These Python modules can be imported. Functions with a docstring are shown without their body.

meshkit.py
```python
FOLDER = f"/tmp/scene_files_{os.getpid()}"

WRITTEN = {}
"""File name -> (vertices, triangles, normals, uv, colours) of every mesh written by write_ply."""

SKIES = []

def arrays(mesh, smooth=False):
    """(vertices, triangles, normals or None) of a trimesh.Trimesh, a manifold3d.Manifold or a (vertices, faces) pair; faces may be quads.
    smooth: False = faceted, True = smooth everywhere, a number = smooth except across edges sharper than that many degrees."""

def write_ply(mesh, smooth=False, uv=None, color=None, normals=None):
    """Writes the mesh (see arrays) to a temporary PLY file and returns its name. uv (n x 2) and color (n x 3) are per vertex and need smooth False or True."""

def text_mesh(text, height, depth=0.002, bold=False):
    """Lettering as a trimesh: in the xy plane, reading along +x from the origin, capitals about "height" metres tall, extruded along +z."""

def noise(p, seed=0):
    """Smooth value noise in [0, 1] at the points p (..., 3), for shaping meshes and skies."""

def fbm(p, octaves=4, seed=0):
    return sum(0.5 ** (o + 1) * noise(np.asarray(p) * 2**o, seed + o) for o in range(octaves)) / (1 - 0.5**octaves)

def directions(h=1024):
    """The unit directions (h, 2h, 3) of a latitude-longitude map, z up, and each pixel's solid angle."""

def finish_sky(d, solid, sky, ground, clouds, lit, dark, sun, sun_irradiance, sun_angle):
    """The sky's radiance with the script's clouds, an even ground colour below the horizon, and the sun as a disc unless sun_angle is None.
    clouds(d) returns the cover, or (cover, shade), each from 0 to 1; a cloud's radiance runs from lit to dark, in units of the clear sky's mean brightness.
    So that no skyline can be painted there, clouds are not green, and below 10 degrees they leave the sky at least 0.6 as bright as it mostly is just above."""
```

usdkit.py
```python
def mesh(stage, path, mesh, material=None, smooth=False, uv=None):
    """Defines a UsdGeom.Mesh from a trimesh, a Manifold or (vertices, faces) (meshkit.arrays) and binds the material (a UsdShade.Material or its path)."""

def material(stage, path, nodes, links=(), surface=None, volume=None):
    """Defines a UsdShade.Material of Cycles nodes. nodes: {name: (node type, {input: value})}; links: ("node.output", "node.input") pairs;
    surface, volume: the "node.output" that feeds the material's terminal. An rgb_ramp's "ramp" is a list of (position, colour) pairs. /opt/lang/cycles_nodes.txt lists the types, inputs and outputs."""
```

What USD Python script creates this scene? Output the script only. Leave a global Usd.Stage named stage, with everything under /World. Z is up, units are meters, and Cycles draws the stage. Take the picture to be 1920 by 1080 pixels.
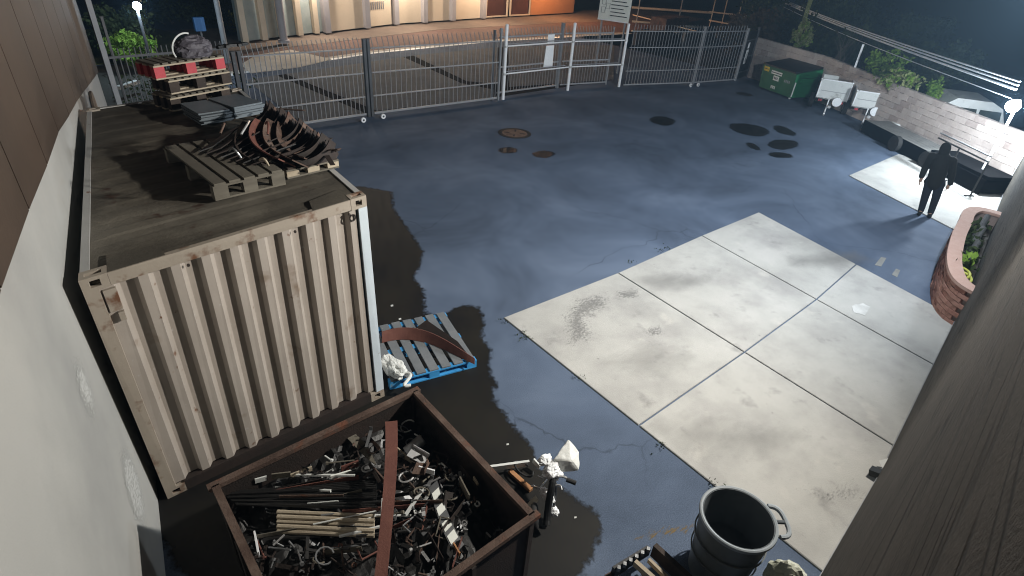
import math, random
import numpy as np
import trimesh, manifold3d
import shapely.geometry as sg
import usdkit, meshkit
from pxr import Usd, UsdGeom, UsdLux, UsdShade, Gf, Sdf, Vt

random.seed(7)
rng = np.random.default_rng(7)
stage = Usd.Stage.CreateInMemory()
UsdGeom.SetStageUpAxis(stage, 'Z'); UsdGeom.SetStageMetersPerUnit(stage, 1.0)
UsdGeom.Xform.Define(stage, '/World'); UsdGeom.Scope.Define(stage, '/World/Looks')

# ------------------------------------------------------------------ camera
FPX, YAW, PITCH, ROLL, HCAM = 1050.28, 0.83063427, 0.56505489, 0.07810314, 5.11630961
_f = np.array([math.cos(YAW)*math.cos(PITCH), math.sin(YAW)*math.cos(PITCH), -math.sin(PITCH)])
_r = np.cross(_f, [0, 0, 1]); _r /= np.linalg.norm(_r); _u = np.cross(_r, _f)
RIGHT = math.cos(ROLL)*_r + math.sin(ROLL)*_u
UP = -math.sin(ROLL)*_r + math.cos(ROLL)*_u
EYE = np.array([0, 0, HCAM])
cam = UsdGeom.Camera.Define(stage, '/World/camera')
cam.AddTransformOp().Set(Gf.Matrix4d(*RIGHT, 0, *UP, 0, *(-_f), 0, *EYE, 1))
cam.CreateHorizontalApertureAttr(36.0); cam.CreateVerticalApertureAttr(20.25)
cam.CreateFocalLengthAttr(36.0*FPX/1920)
cam.CreateClippingRangeAttr(Gf.Vec2f(0.02, 5000))
cam.CreateExposureAttr(0.22)

# ------------------------------------------------------------------ sky, moon
SUN_EL, SUN_AZ = math.radians(-4.0), math.radians(120)
sky = UsdLux.DomeLight.Define(stage, '/World/sky')
sky.GetPrim().SetCustomDataByKey('kind', 'structure')
usdkit.material(stage, '/World/Looks/night_sky', {
    's': ('sky_texture', {'sky_type': 'single_scattering', 'sun_disc': False, 'sun_elevation': SUN_EL, 'sun_rotation': SUN_AZ, 'altitude': 0.0}),
    'b': ('background_shader', {'strength': 0.10})}, [('s.color', 'b.color')], surface='b.background')
UsdShade.MaterialBindingAPI.Apply(sky.GetPrim()).Bind(UsdShade.Material.Get(stage, '/World/Looks/night_sky'))


def lamp_light(name, kind, pos, power, col, aim=None, size=0.3, radius=0.08, cone=None):
    L = getattr(UsdLux, kind).Define(stage, '/World/' + name)
    if aim is not None:
        z = -np.asarray(aim, float); z /= np.linalg.norm(z)
        x = np.cross([0, 0, 1], z); x /= np.linalg.norm(x); y = np.cross(z, x)
        L.AddTransformOp().Set(Gf.Matrix4d(*x, 0, *y, 0, *z, 0, *pos, 1))
    else:
        L.AddTranslateOp().Set(Gf.Vec3d(*map(float, pos)))
    L.CreateNormalizeAttr(True); L.CreateIntensityAttr(power); L.CreateColorAttr(Gf.Vec3f(*col))
    if kind == 'RectLight': L.CreateWidthAttr(size); L.CreateHeightAttr(size)
    if kind == 'SphereLight': L.CreateRadiusAttr(radius)
    if kind == 'DiskLight': L.CreateRadiusAttr(radius)
    if cone:
        s = UsdLux.ShapingAPI.Apply(L.GetPrim()); s.CreateShapingConeAngleAttr(cone); s.CreateShapingConeSoftnessAttr(0.25)
    return L


# the yard's own lamps: two packs high on the building wall and the one in view on the pole
lamp_light('wall_pack_light', 'RectLight', (6.9, 0.85, 5.25), 205, (1.0, 0.95, 0.87), aim=(-0.62, 0.72, -0.30), size=0.2)
lamp_light('wall_pack_light_001', 'RectLight', (9.8, 1.15, 5.1), 225, (0.86, 0.93, 1.0), aim=(0.22, 0.85, -0.27), size=0.25)
lamp_light('pole_lamp_light', 'SphereLight', (18.93, 2.728, 2.275), 320, (0.82, 0.92, 1.0), radius=0.175)
lamp_light('street_lamp_light', 'SphereLight', (3.88, 23.60, 2.24), 60, (0.66, 0.85, 1.0), radius=0.15)
for i, (x, y, z, w, c) in enumerate([(12.5, 29.2, 3.4, 220, (1.0, 0.84, 0.68)), (18.5, 30.6, 3.4, 260, (1.0, 0.83, 0.66)), (25.0, 31.2, 3.2, 220, (1.0, 0.74, 0.52)), (31.5, 31.8, 3.2, 200, (1.0, 0.50, 0.24))]):
    lamp_light('facade_light' + ('_%03d' % i if i else ''), 'SphereLight', (x, y, z), w, c, radius=0.12)

# ------------------------------------------------------------------ pixel helpers (1920 x 1080)
def _ray(px, py):
    return RIGHT*((px-960)/FPX) - UP*((py-540)/FPX) + _f
def G(px, py, z=0.0):
    d = _ray(px, py); return EYE + d*((z-HCAM)/d[2])
def RR(px, py, r):
    d = _ray(px, py); return EYE + d*(r/np.hypot(d[0], d[1]))
def onplane(px, py, a, b):
    a = np.array([*a[:2], 0.0]); b = np.array([*b[:2], 0.0]); n = np.array([-(b-a)[1], (b-a)[0], 0]); d = _ray(px, py)
    return EYE + d*(((a-EYE)@n)/(d@n))

# ------------------------------------------------------------------ scene helpers
used = {}
def numbered(parent, name):
    k = (parent, name); n = used.get(k, 0); used[k] = n+1
    return f'{parent}/{name}' + (f'_{n:03d}' if n else '')

def tag(prim, label=None, cat=None, group=None, kind=None):
    for k, v in (('label', label), ('category', cat), ('group', group), ('kind', kind)):
        if v: prim.SetCustomDataByKey(k, v)

class T:
    def __init__(s, name, label, cat, base=(0, 0, 0), group=None, kind=None):
        s.path = numbered('/World', name); s.base = np.array(base, float)
        x = UsdGeom.Xform.Define(stage, s.path); x.AddTranslateOp().Set(Gf.Vec3d(*map(float, s.base))); s.prim = x.GetPrim()
        tag(s.prim, label, cat, group, kind)
    def add(s, name, mesh, mat, parent=None, label=None, smooth=False, local=False, kind=None):
        p = numbered(parent or s.path, name)
        v, f, n = meshkit.arrays(mesh, smooth)
        if not local: v = v - s.base
        usdkit.mesh(stage, p, (v, f), M[mat], smooth=False) if n is None else put(p, v, f, n, mat)
        if label: stage.GetPrimAtPath(p).SetCustomDataByKey('label', label)
        if kind: stage.GetPrimAtPath(p).SetCustomDataByKey('kind', kind)
        return p

def put(p, v, f, n, mat):
    m = usdkit.mesh(stage, p, (v, f), M[mat], smooth=False)
    m.CreateNormalsAttr(Vt.Vec3fArray.FromNumpy(np.asarray(n, np.float32))); m.SetNormalsInterpolation('vertex')

def single(name, mesh, mat, label=None, cat=None, group=None, kind=None, smooth=False):
    p = numbered('/World', name)
    usdkit.mesh(stage, p, mesh, M[mat], smooth=smooth)
    tag(stage.GetPrimAtPath(p), label, cat, group, kind); return p

cat_ = trimesh.util.concatenate
def box(c, s, yaw=0.0, pitch=0.0, roll=0.0):
    b = trimesh.creation.box(s)
    b.apply_transform(trimesh.transformations.euler_matrix(roll, pitch, yaw)); b.apply_translation(c); return b
def rbox(c, s, r=0.02, yaw=0.0):
    x, y, z = (np.array(s)/2 - r)
    m = manifold3d.Manifold.batch_hull([manifold3d.Manifold.sphere(r, 8).translate((i*x, j*y, k*z)) for i in (-1, 1) for j in (-1, 1) for k in (-1, 1)])
    mm = m.to_mesh(); t = trimesh.Trimesh(mm.vert_properties[:, :3], mm.tri_verts, process=False)
    t.apply_transform(trimesh.transformations.rotation_matrix(yaw, [0, 0, 1])); t.apply_translation(c); return t
def frame_from(d, up=(0, 0, 1)):
    z = np.asarray(d, float); z = z/np.linalg.norm(z); up = np.asarray(up, float)
    if abs(z@up) > 0.99*np.linalg.norm(up): up = np.array([1.0, 0.1, 0])
    x = np.cross(up, z); x /= np.linalg.norm(x); return np.stack([x, np.cross(z, x), z], 1)
def beam(p0, p1, w, h, up=(0, 0, 1)):
    p0, p1 = np.asarray(p0, float), np.asarray(p1, float); L = np.linalg.norm(p1-p0)
    b = trimesh.creation.box((w, h, L)); m = np.eye(4); m[:3, :3] = frame_from(p1-p0, up); m[:3, 3] = (p0+p1)/2
    b.apply_transform(m); return b
def tube(p0, p1, r, n=10, r2=None):
    p0, p1 = np.asarray(p0, float), np.asarray(p1, float); r2 = r if r2 is None else r2
    R = frame_from(p1-p0); a = np.linspace(0, 2*np.pi, n, endpoint=False); c = np.cos(a)[:, None]*R[:, 0] + np.sin(a)[:, None]*R[:, 1]
    v = np.vstack([p0+c*r, p1+c*r2, [p0, p1]]); f = []
    for i in range(n):
        j = (i+1) % n; f += [(i, j, n+j), (i, n+j, n+i), (2*n, j, i), (2*n+1, n+i, n+j)]
    return trimesh.Trimesh(v, f, process=False)
def pipe(points, r, n=8):
    P = np.asarray(points, float); P = P if len(P) > 2 else np.vstack([P[0], P.mean(0), P[1]])
    a = np.linspace(0, 2*np.pi, n, endpoint=False); t = np.gradient(P, axis=0); t /= np.linalg.norm(t, axis=1, keepdims=True)
    R = frame_from(t[0]); x = R[:, 0]; rings = []
    rr = np.broadcast_to(r, (len(P),))
    for i in range(len(P)):
        x = x - t[i]*(x@t[i]); x /= np.linalg.norm(x); y = np.cross(t[i], x)
        rings.append(P[i] + rr[i]*(np.cos(a)[:, None]*x + np.sin(a)[:, None]*y))
    v = np.vstack(rings + [P[:1], P[-1:]]); f = []; m = len(P)
    for i in range(m-1):
        for k in range(n):
            l = (k+1) % n; f += [(i*n+k, i*n+l, (i+1)*n+l), (i*n+k, (i+1)*n+l, (i+1)*n+k)]
    for k in range(n):
        l = (k+1) % n; f += [(m*n, l, k), (m*n+1, (m-1)*n+k, (m-1)*n+l)]
    return trimesh.Trimesh(v, f, process=False)
def spline(P, n=24):
    P = np.asarray(P, float); s = np.r_[0, np.cumsum(np.linalg.norm(np.diff(P, axis=0), axis=1))]
    from scipy.interpolate import CubicSpline
    return CubicSpline(s, P)(np.linspace(0, s[-1], n)) if len(P) > 2 else np.linspace(P[0], P[1], n)
def poly(xy, z0, z1):
    """A flat slab over a plan polygon."""
    g = sg.Polygon([tuple(q)[:2] for q in xy]).buffer(0)
    parts = [trimesh.creation.extrude_polygon(q, z1-z0, engine='earcut') for q in getattr(g, 'geoms', [g])]
    m = cat_(parts); m.apply_translation((0, 0, z0)); return m
def blob(xy, z, amp=0.1, freq=1.5, seed=0, step=0.08, thick=0.004):
    P = np.asarray(xy)[:, :2]; P = np.vstack([P, P[:1]]); out = []
    for a, b in zip(P[:-1], P[1:]):
        n = max(1, int(np.linalg.norm(b-a)/step)); out += [a+(b-a)*t for t in np.arange(n)/n]
    out = np.array(out); q = np.c_[out*freq, np.zeros(len(out))]
    d = np.stack([meshkit.fbm(q, 4, seed)-.5, meshkit.fbm(q+31.7, 4, seed+5)-.5], 1)*2*amp
    return poly(out+d, z-thick+0.002, z)
def soft_sheet(name, xy, z, margin, mt, label, cat, step=.05, group=None, zfun=None, kind=None):
    '''A flat sheet whose primvar wet runs from 0 outside the outline to 1 well inside it.'''
    import shapely
    P = sg.Polygon([tuple(q)[:2] for q in xy]).buffer(0); x0, y0, x1, y1 = P.buffer(margin).bounds
    nx, ny = int((x1-x0)/step)+2, int((y1-y0)/step)+2
    gx, gy = np.meshgrid(x0+np.arange(nx)*step, y0+np.arange(ny)*step, indexing='ij'); pts = shapely.points(gx.ravel(), gy.ravel())
    sd = np.where(shapely.contains(P, pts), shapely.distance(P.boundary, pts), -shapely.distance(P, pts)); w = np.clip(.5+.5*sd/margin, 0, 1)
    ix = np.arange(nx*ny).reshape(nx, ny); q = np.stack([ix[:-1, :-1], ix[1:, :-1], ix[1:, 1:], ix[:-1, 1:]], -1).reshape(-1, 4); q = q[(w[q] > 0).any(1)]
    us, inv = np.unique(q, return_inverse=True); v = np.stack([gx.ravel(), gy.ravel(), np.full(nx*ny, z)], 1)[us]; q = inv.reshape(-1, 4)
    if zfun: v = zfun(v)
    p = numbered('/World', name); m = usdkit.mesh(stage, p, (v, q), M[mt]); UsdGeom.PrimvarsAPI(m).CreatePrimvar('wet', Sdf.ValueTypeNames.FloatArray, 'vertex').Set(Vt.FloatArray.FromNumpy(w[us].astype(np.float32)))
    tag(m.GetPrim(), label, cat, group, kind); return p
def ellipse_px(cx, cy, rx, ry, rot=0, n=40):
    a = np.linspace(0, 2*np.pi, n, endpoint=False); c, s = math.cos(rot), math.sin(rot)
    return np.array([G(cx+rx*math.cos(t)*c-ry*math.sin(t)*s, cy+rx*math.cos(t)*s+ry*math.sin(t)*c) for t in a])
def revolve(profile, c=(0, 0, 0), n=32):
    m = trimesh.creation.revolve(np.asarray(profile, float), sections=n); m.apply_translation(c); return m
def sheet(P, t):
    """A plate of thickness t over a planar polygon in space."""
    P = np.asarray(P, float); n = np.cross(P[1]-P[0], P[2]-P[0]); n /= np.linalg.norm(n); k = len(P)
    v = np.vstack([P+n*t/2, P-n*t/2]); f = []
    for i in range(1, k-1): f += [(0, i, i+1), (k, k+i+1, k+i)]
    for i in range(k):
        j = (i+1) % k; f += [(i, k+i, k+j), (i, k+j, j)]
    return trimesh.Trimesh(v, f, process=False)

# ------------------------------------------------------------------ materials
M = {}
def mat(name, c1, c2=None, scale=3.0, rough=0.7, bump=0.0, bscale=None, metal=0.0, spots=None, detail=8, coord='pos', c3=None, stretch=None, r2=None, spec=0.5):
    """Two or three tones by noise, with bump and optional spots (colour, scale, edge0, edge1)."""
    c2 = c2 or c1
    nodes = {'g': ('geometry', {}) if coord == 'pos' else ('texture_coordinate', {}),
             'n': ('noise_texture', {'scale': scale, 'detail': detail, 'roughness': 0.62}),
             'r': ('rgb_ramp', {'ramp': [(0.30, c1), (0.70, c2)] if c3 is None else [(0.30, c1), (0.52, c2), (0.68, c3)]}),
             'p': ('principled_bsdf', {'roughness': rough, 'metallic': metal, 'specular_ior_level': spec})}
    src = 'g.position' if coord == 'pos' else 'g.object'
    links = []
    if stretch is not None:
        nodes['m'] = ('mapping', {'scale': stretch}); links.append((src, 'm.vector')); src = 'm.vector'
    links += [(src, 'n.vector'), ('n.fac', 'r.fac')]
    col = 'r.color'
    if spots:
        for i, (sc, s2, e0, e1) in enumerate(spots):
            nodes[f'n{i}'] = ('noise_texture', {'scale': s2, 'detail': 6, 'roughness': 0.6}); links.append((src, f'n{i}.vector'))
            nodes[f'm{i}'] = ('rgb_ramp', {'ramp': [(e0, (0, 0, 0)), (e1, (1, 1, 1))]}); links.append((f'n{i}.fac', f'm{i}.fac'))
            nodes[f'x{i}'] = ('mix', {'color2': sc}); links += [(f'm{i}.color', f'x{i}.fac'), (col, f'x{i}.color1')]; col = f'x{i}.color'
    links.append((col, 'p.base_color'))
    if r2 is not None:
        nodes['rr'] = ('rgb_ramp', {'ramp': [(0.35, (rough,)*3), (0.65, (r2,)*3)]}); links += [('n.fac', 'rr.fac'), ('rr.color', 'p.roughness')]
    if bump:
        nodes['bn'] = ('noise_texture', {'scale': bscale or scale*8, 'detail': 6, 'roughness': 0.65}); nodes['b'] = ('bump', {'strength': min(1, bump), 'distance': 0.02})
        links += [(src, 'bn.vector'), ('bn.fac', 'b.height'), ('b.normal', 'p.normal')]
    M[name] = usdkit.material(stage, '/World/Looks/' + name, nodes, links, surface='p.BSDF')
def emit(name, col, strength):
    M[name] = usdkit.material(stage, '/World/Looks/' + name, {'e': ('emission', {'color': col, 'strength': strength})}, [], surface='e.emission')

# asphalt: bluish cast put into the base colour, with cracks, polish and pale patches
M['asphalt'] = usdkit.material(stage, '/World/Looks/asphalt', {
    'g': ('geometry', {}),
    'n': ('noise_texture', {'scale': 0.42, 'detail': 9, 'roughness': 0.62, 'distortion': 0.5}),
    'r': ('rgb_ramp', {'ramp': [(0.30, (0.058, 0.077, 0.112)), (0.50, (0.090, 0.119, 0.174)), (0.72, (0.135, 0.172, 0.240))]}),
    'f': ('noise_texture', {'scale': 75, 'detail': 4, 'roughness': 0.75}), 'fr': ('rgb_ramp', {'ramp': [(0.3, (0.55, 0.55, 0.55)), (0.7, (1.4, 1.4, 1.4))]}),
    'mul': ('mix', {'mix_type': 'multiply', 'fac': 1.0}),
    'dn': ('noise_texture', {'scale': 0.9, 'detail': 6}), 'dv': ('vector_math', {'math_type': 'multiply_add', 'vector2': (0.9, 0.9, 0.9)}),
    'v': ('voronoi_texture', {'feature': 'distance_to_edge', 'scale': 0.33}), 'vr': ('rgb_ramp', {'ramp': [(0.0, (0.7, 0.7, 0.7)), (0.0035, (0, 0, 0))]}),
    'cm': ('noise_texture', {'scale': 0.25, 'detail': 2}), 'cmr': ('rgb_ramp', {'ramp': [(0.48, (0, 0, 0)), (0.58, (0.75, 0.75, 0.75))]}),
    'cx': ('mix', {'mix_type': 'multiply', 'fac': 1.0}),
    'crack': ('mix', {'color2': (0.012, 0.014, 0.018)}),
    'sn': ('noise_texture', {'scale': 9, 'detail': 5, 'roughness': 0.7}), 'sr': ('rgb_ramp', {'ramp': [(0.70, (0, 0, 0)), (0.76, (0.5, 0.5, 0.5))]}),
    'sx': ('mix', {'color2': (0.15, 0.16, 0.17)}),
    'b': ('bump', {'strength': 0.5, 'distance': 0.006}),
    'rr': ('rgb_ramp', {'ramp': [(0.3, (0.95,)*3), (0.7, (0.8,)*3)]}),
    'p': ('principled_bsdf', {'specular_ior_level': 0.15})},
    [('g.position', 'n.vector'), ('n.fac', 'r.fac'), ('g.position', 'f.vector'), ('f.fac', 'fr.fac'), ('r.color', 'mul.color1'), ('fr.color', 'mul.color2'),
     ('g.position', 'dn.vector'), ('dn.color', 'dv.vector1'), ('g.position', 'dv.vector3'), ('dv.vector', 'v.vector'), ('v.distance', 'vr.fac'),
     ('g.position', 'cm.vector'), ('cm.fac', 'cmr.fac'), ('vr.color', 'cx.color1'), ('cmr.color', 'cx.color2'),
     ('g.position', 'sn.vector'), ('sn.fac', 'sr.fac'), ('sr.color', 'sx.fac'), ('mul.color', 'sx.color1'),
     ('cx.color', 'crack.fac'), ('sx.color', 'crack.color1'), ('crack.color', 'p.base_color'), ('f.fac', 'b.height'), ('b.normal', 'p.normal'), ('n.fac', 'rr.fac'), ('rr.color', 'p.roughness')], surface='p.BSDF')
mat('concrete', (0.30, 0.295, 0.28), (0.40, 0.395, 0.37), 0.8, 0.85, 0.25, 60, c3=(0.44, 0.43, 0.405), spots=[((0.24, 0.23, 0.225), 0.75, 0.52, 0.85), ((0.17, 0.165, 0.16), 2.3, 0.60, 0.85), ((0.10, 0.098, 0.095), 11.0, 0.68, 0.80), ((0.50, 0.48, 0.44), 1.7, 0.62, 0.84)])
mat('drive_concrete', (0.070, 0.074, 0.082), (0.105, 0.110, 0.120), 1.2, 0.9, 0.3, 50)
mat('pale_concrete', (0.42, 0.38, 0.33), (0.55, 0.50, 0.44), 1.2, 0.9, 0.2, 50, spots=[((0.12, 0.08, 0.06), 1.0, 0.62, 0.7)])
mat('brick_paving', (0.10, 0.055, 0.045), (0.15, 0.09, 0.075), 0.9, 0.9, 0.3, 40)
mat('tan_paving', (0.12, 0.09, 0.075), (0.17, 0.135, 0.11), 0.9, 0.9, 0.3, 40)
mat('dirt', (0.020, 0.022, 0.018), (0.04, 0.038, 0.03), 1.5, 0.95, 0.5, 20)
mat('grass', (0.045, 0.06, 0.015), (0.10, 0.10, 0.025), 2.5, 0.9, 0.5, 50)
mat('wet_stain', (0.004, 0.004, 0.005), (0.011, 0.010, 0.008), 0.8, 0.6, 0.4, 60, c3=(0.024, 0.020, 0.013), r2=0.85, spec=0.2)
mat('oil', (0.006, 0.006, 0.007), (0.012, 0.012, 0.013), 3, 0.5, 0.2, 50, spec=0.3)
mat('manhole_iron', (0.10, 0.055, 0.035), (0.20, 0.12, 0.08), 6, 0.8, 0.4, 50)
mat('yellow_mark', (0.35, 0.20, 0.03), (0.12, 0.10, 0.07), 6, 0.9, 0.2)
mat('pale_mark', (0.16, 0.165, 0.16), (0.24, 0.24, 0.22), 5, 0.9, 0.2)
mat('white_mark', (0.62, 0.62, 0.60), (0.45, 0.45, 0.43), 5, 0.9, 0.2)
M['stucco'] = usdkit.material(stage, '/World/Looks/stucco', {
    'g': ('geometry', {}), 'n': ('noise_texture', {'scale': 2.2, 'detail': 8, 'roughness': 0.65}), 'r': ('rgb_ramp', {'ramp': [(0.30, (0.060, 0.053, 0.044)), (0.70, (0.095, 0.085, 0.072))]}),
    'm': ('mapping', {'scale': (0.10, 0.10, 1.5)}), 'w': ('noise_texture', {'scale': 2.0, 'detail': 4, 'roughness': 0.5, 'distortion': 0.6}),
    'wr': ('rgb_ramp', {'ramp': [(0.44, (0, 0, 0)), (0.455, (0.9, 0.9, 0.9)), (0.47, (0, 0, 0)), (0.53, (0, 0, 0)), (0.54, (0.7, 0.7, 0.7)), (0.55, (0, 0, 0)), (0.60, (0, 0, 0)), (0.608, (0.7, 0.7, 0.7)), (0.616, (0, 0, 0))]}),
    'x': ('mix', {'color2': (0.014, 0.012, 0.010)}), 'f': ('noise_texture', {'scale': 90, 'detail': 5, 'roughness': 0.7}), 'fr': ('rgb_ramp', {'ramp': [(0.3, (0.6,)*3), (0.7, (1.3,)*3)]}), 'mu': ('mix', {'mix_type': 'multiply', 'fac': 1.0}),
    'b': ('bump', {'strength': 0.55, 'distance': 0.012}), 'b2': ('bump', {'strength': 0.8, 'distance': 0.015, 'invert': True}), 'p': ('principled_bsdf', {'roughness': 0.95, 'specular_ior_level': 0.2})},
    [('g.position', 'n.vector'), ('n.fac', 'r.fac'), ('g.position', 'm.vector'), ('m.vector', 'w.vector'), ('w.fac', 'wr.fac'), ('g.position', 'f.vector'), ('f.fac', 'fr.fac'), ('r.color', 'mu.color1'), ('fr.color', 'mu.color2'),
     ('wr.color', 'x.fac'), ('mu.color', 'x.color1'), ('x.color', 'p.base_color'), ('f.fac', 'b.height'), ('wr.color', 'b2.height'), ('b.normal', 'b2.normal'), ('b2.normal', 'p.normal')], surface='p.BSDF')
mat('white_wall', (0.34, 0.342, 0.328), (0.39, 0.392, 0.376), 0.5, 0.8, 0.12, 45, spots=[((0.27, 0.275, 0.27), 0.4, 0.5, 0.75)])
mat('brown_cladding', (0.030, 0.019, 0.012), (0.050, 0.031, 0.020), 0.8, 0.7, 0.1, 20)  # shade above the lamp cutoff, put into the wall colour
mat('tan_board', (0.16, 0.115, 0.08), (0.22, 0.16, 0.11), 4, 0.8, 0.2)  # colour of the wall arch that draws a cast shadow
mat('container_paint', (0.31, 0.272, 0.235), (0.375, 0.332, 0.29), 1.4, 0.55, 0.1, 30, spots=[((0.20, 0.15, 0.11), 2.2, 0.62, 0.74), ((0.13, 0.06, 0.03), 9.0, 0.66, 0.74), ((0.42, 0.39, 0.36), 14.0, 0.66, 0.72)])
mat('container_rail', (0.28, 0.24, 0.195), (0.34, 0.295, 0.24), 2.0, 0.6, 0.15, 30, spots=[((0.13, 0.06, 0.03), 5.0, 0.55, 0.68)])
mat('container_side', (0.34, 0.34, 0.33), (0.42, 0.42, 0.41), 1.5, 0.5, 0.1, 30, spots=[((0.14, 0.06, 0.03), 5.0, 0.66, 0.73)])
mat('post_lamplit', (0.44, 0.50, 0.54), (0.54, 0.60, 0.64), 1.5, 0.5, 0.1, 30, spots=[((0.14, 0.06, 0.03), 5.0, 0.68, 0.75)])  # blue lamplight on the right front post, put into its paint
mat('container_roof', (0.036, 0.031, 0.024), (0.075, 0.066, 0.051), 0.8, 0.8, 0.3, 30, c3=(0.15, 0.135, 0.108), spots=[((0.05, 0.022, 0.012), 4.0, 0.62, 0.72)], r2=0.55)
mat('rust', (0.040, 0.022, 0.015), (0.085, 0.052, 0.038), 3.2, 0.85, 0.5, 50, c3=(0.135, 0.095, 0.075), spots=[((0.13, 0.045, 0.022), 4.0, 0.56, 0.68)])
mat('dark_rust', (0.010, 0.007, 0.005), (0.026, 0.014, 0.010), 4.0, 0.8, 0.4, 60)
mat('bright_rust', (0.10, 0.032, 0.024), (0.155, 0.060, 0.042), 5.0, 0.8, 0.3, 60)
mat('black_steel', (0.006, 0.006, 0.006), (0.013, 0.012, 0.011), 6.0, 0.5, 0.2)
mat('grey_steel', (0.16, 0.165, 0.17), (0.26, 0.265, 0.27), 6.0, 0.42, 0.1, metal=0.6)
mat('bright_steel', (0.50, 0.50, 0.50), (0.62, 0.62, 0.62), 8.0, 0.35, 0.1, metal=0.5)
mat('fence_grey', (0.21, 0.22, 0.235), (0.28, 0.29, 0.305), 3.0, 0.5, 0.0)
mat('fence_dark', (0.05, 0.053, 0.058), (0.085, 0.09, 0.10), 3.0, 0.5, 0.0)
mat('white_paint', (0.80, 0.82, 0.84), (0.86, 0.87, 0.88), 3.0, 0.45, 0.0)
mat('off_white', (0.55, 0.57, 0.55), (0.66, 0.67, 0.65), 2.0, 0.5, 0.0, spots=[((0.30, 0.30, 0.28), 2.5, 0.62, 0.75)])
mat('paper_white', (0.72, 0.74, 0.68), (0.78, 0.80, 0.75), 3.0, 0.7, 0.0)
mat('ink', (0.03, 0.035, 0.04), (0.04, 0.045, 0.05), 3.0, 0.7, 0.0)
mat('wood_grey', (0.085, 0.075, 0.058), (0.15, 0.135, 0.105), 2.0, 0.85, 0.3, 40, stretch=(1, 1, 6))
mat('wood_pale', (0.30, 0.25, 0.18), (0.42, 0.36, 0.27), 2.0, 0.85, 0.3, 40)
mat('wood_dark', (0.020, 0.013, 0.009), (0.045, 0.030, 0.022), 3.0, 0.8, 0.3, 40)
mat('wood_orange', (0.30, 0.13, 0.05), (0.42, 0.22, 0.10), 3.0, 0.8, 0.3, 40)
mat('pallet_board', (0.10, 0.115, 0.125), (0.17, 0.18, 0.19), 2.5, 0.85, 0.3, 40)
mat('pallet_blue', (0.03, 0.24, 0.55), (0.05, 0.32, 0.66), 4.0, 0.6, 0.2, 40, spots=[((0.20, 0.28, 0.33), 9.0, 0.64, 0.72)])
mat('pallet_red', (0.34, 0.025, 0.035), (0.42, 0.04, 0.05), 4.0, 0.6, 0.2, 40)
mat('blue_grey_sheet', (0.085, 0.108, 0.125), (0.13, 0.155, 0.175), 3.0, 0.55, 0.1)
mat('green_steel', (0.008, 0.085, 0.030), (0.012, 0.115, 0.042), 2.0, 0.5, 0.1)
mat('green_bright', (0.010, 0.15, 0.052), (0.016, 0.19, 0.07), 2.0, 0.5, 0.1)
mat('black_plastic', (0.004, 0.0045, 0.005), (0.008, 0.0085, 0.009), 3.0, 0.55, 0.1)
mat('matte_black', (0.003, 0.003, 0.0035), (0.006, 0.006, 0.0065), 3.0, 0.95, 0.1, spec=0.05)
mat('rubber', (0.012, 0.012, 0.012), (0.02, 0.02, 0.02), 8.0, 0.8, 0.2)
mat('can_grey', (0.085, 0.095, 0.093), (0.12, 0.13, 0.126), 3.0, 0.5, 0.05)
mat('can_rim_lit', (0.22, 0.25, 0.27), (0.30, 0.33, 0.35), 4.0, 0.45, 0.05)  # paler and bluer than the body: lamplight on the rim put into colour
mat('can_inside', (0.07, 0.082, 0.092), (0.09, 0.104, 0.114), 3.0, 0.8)
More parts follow.
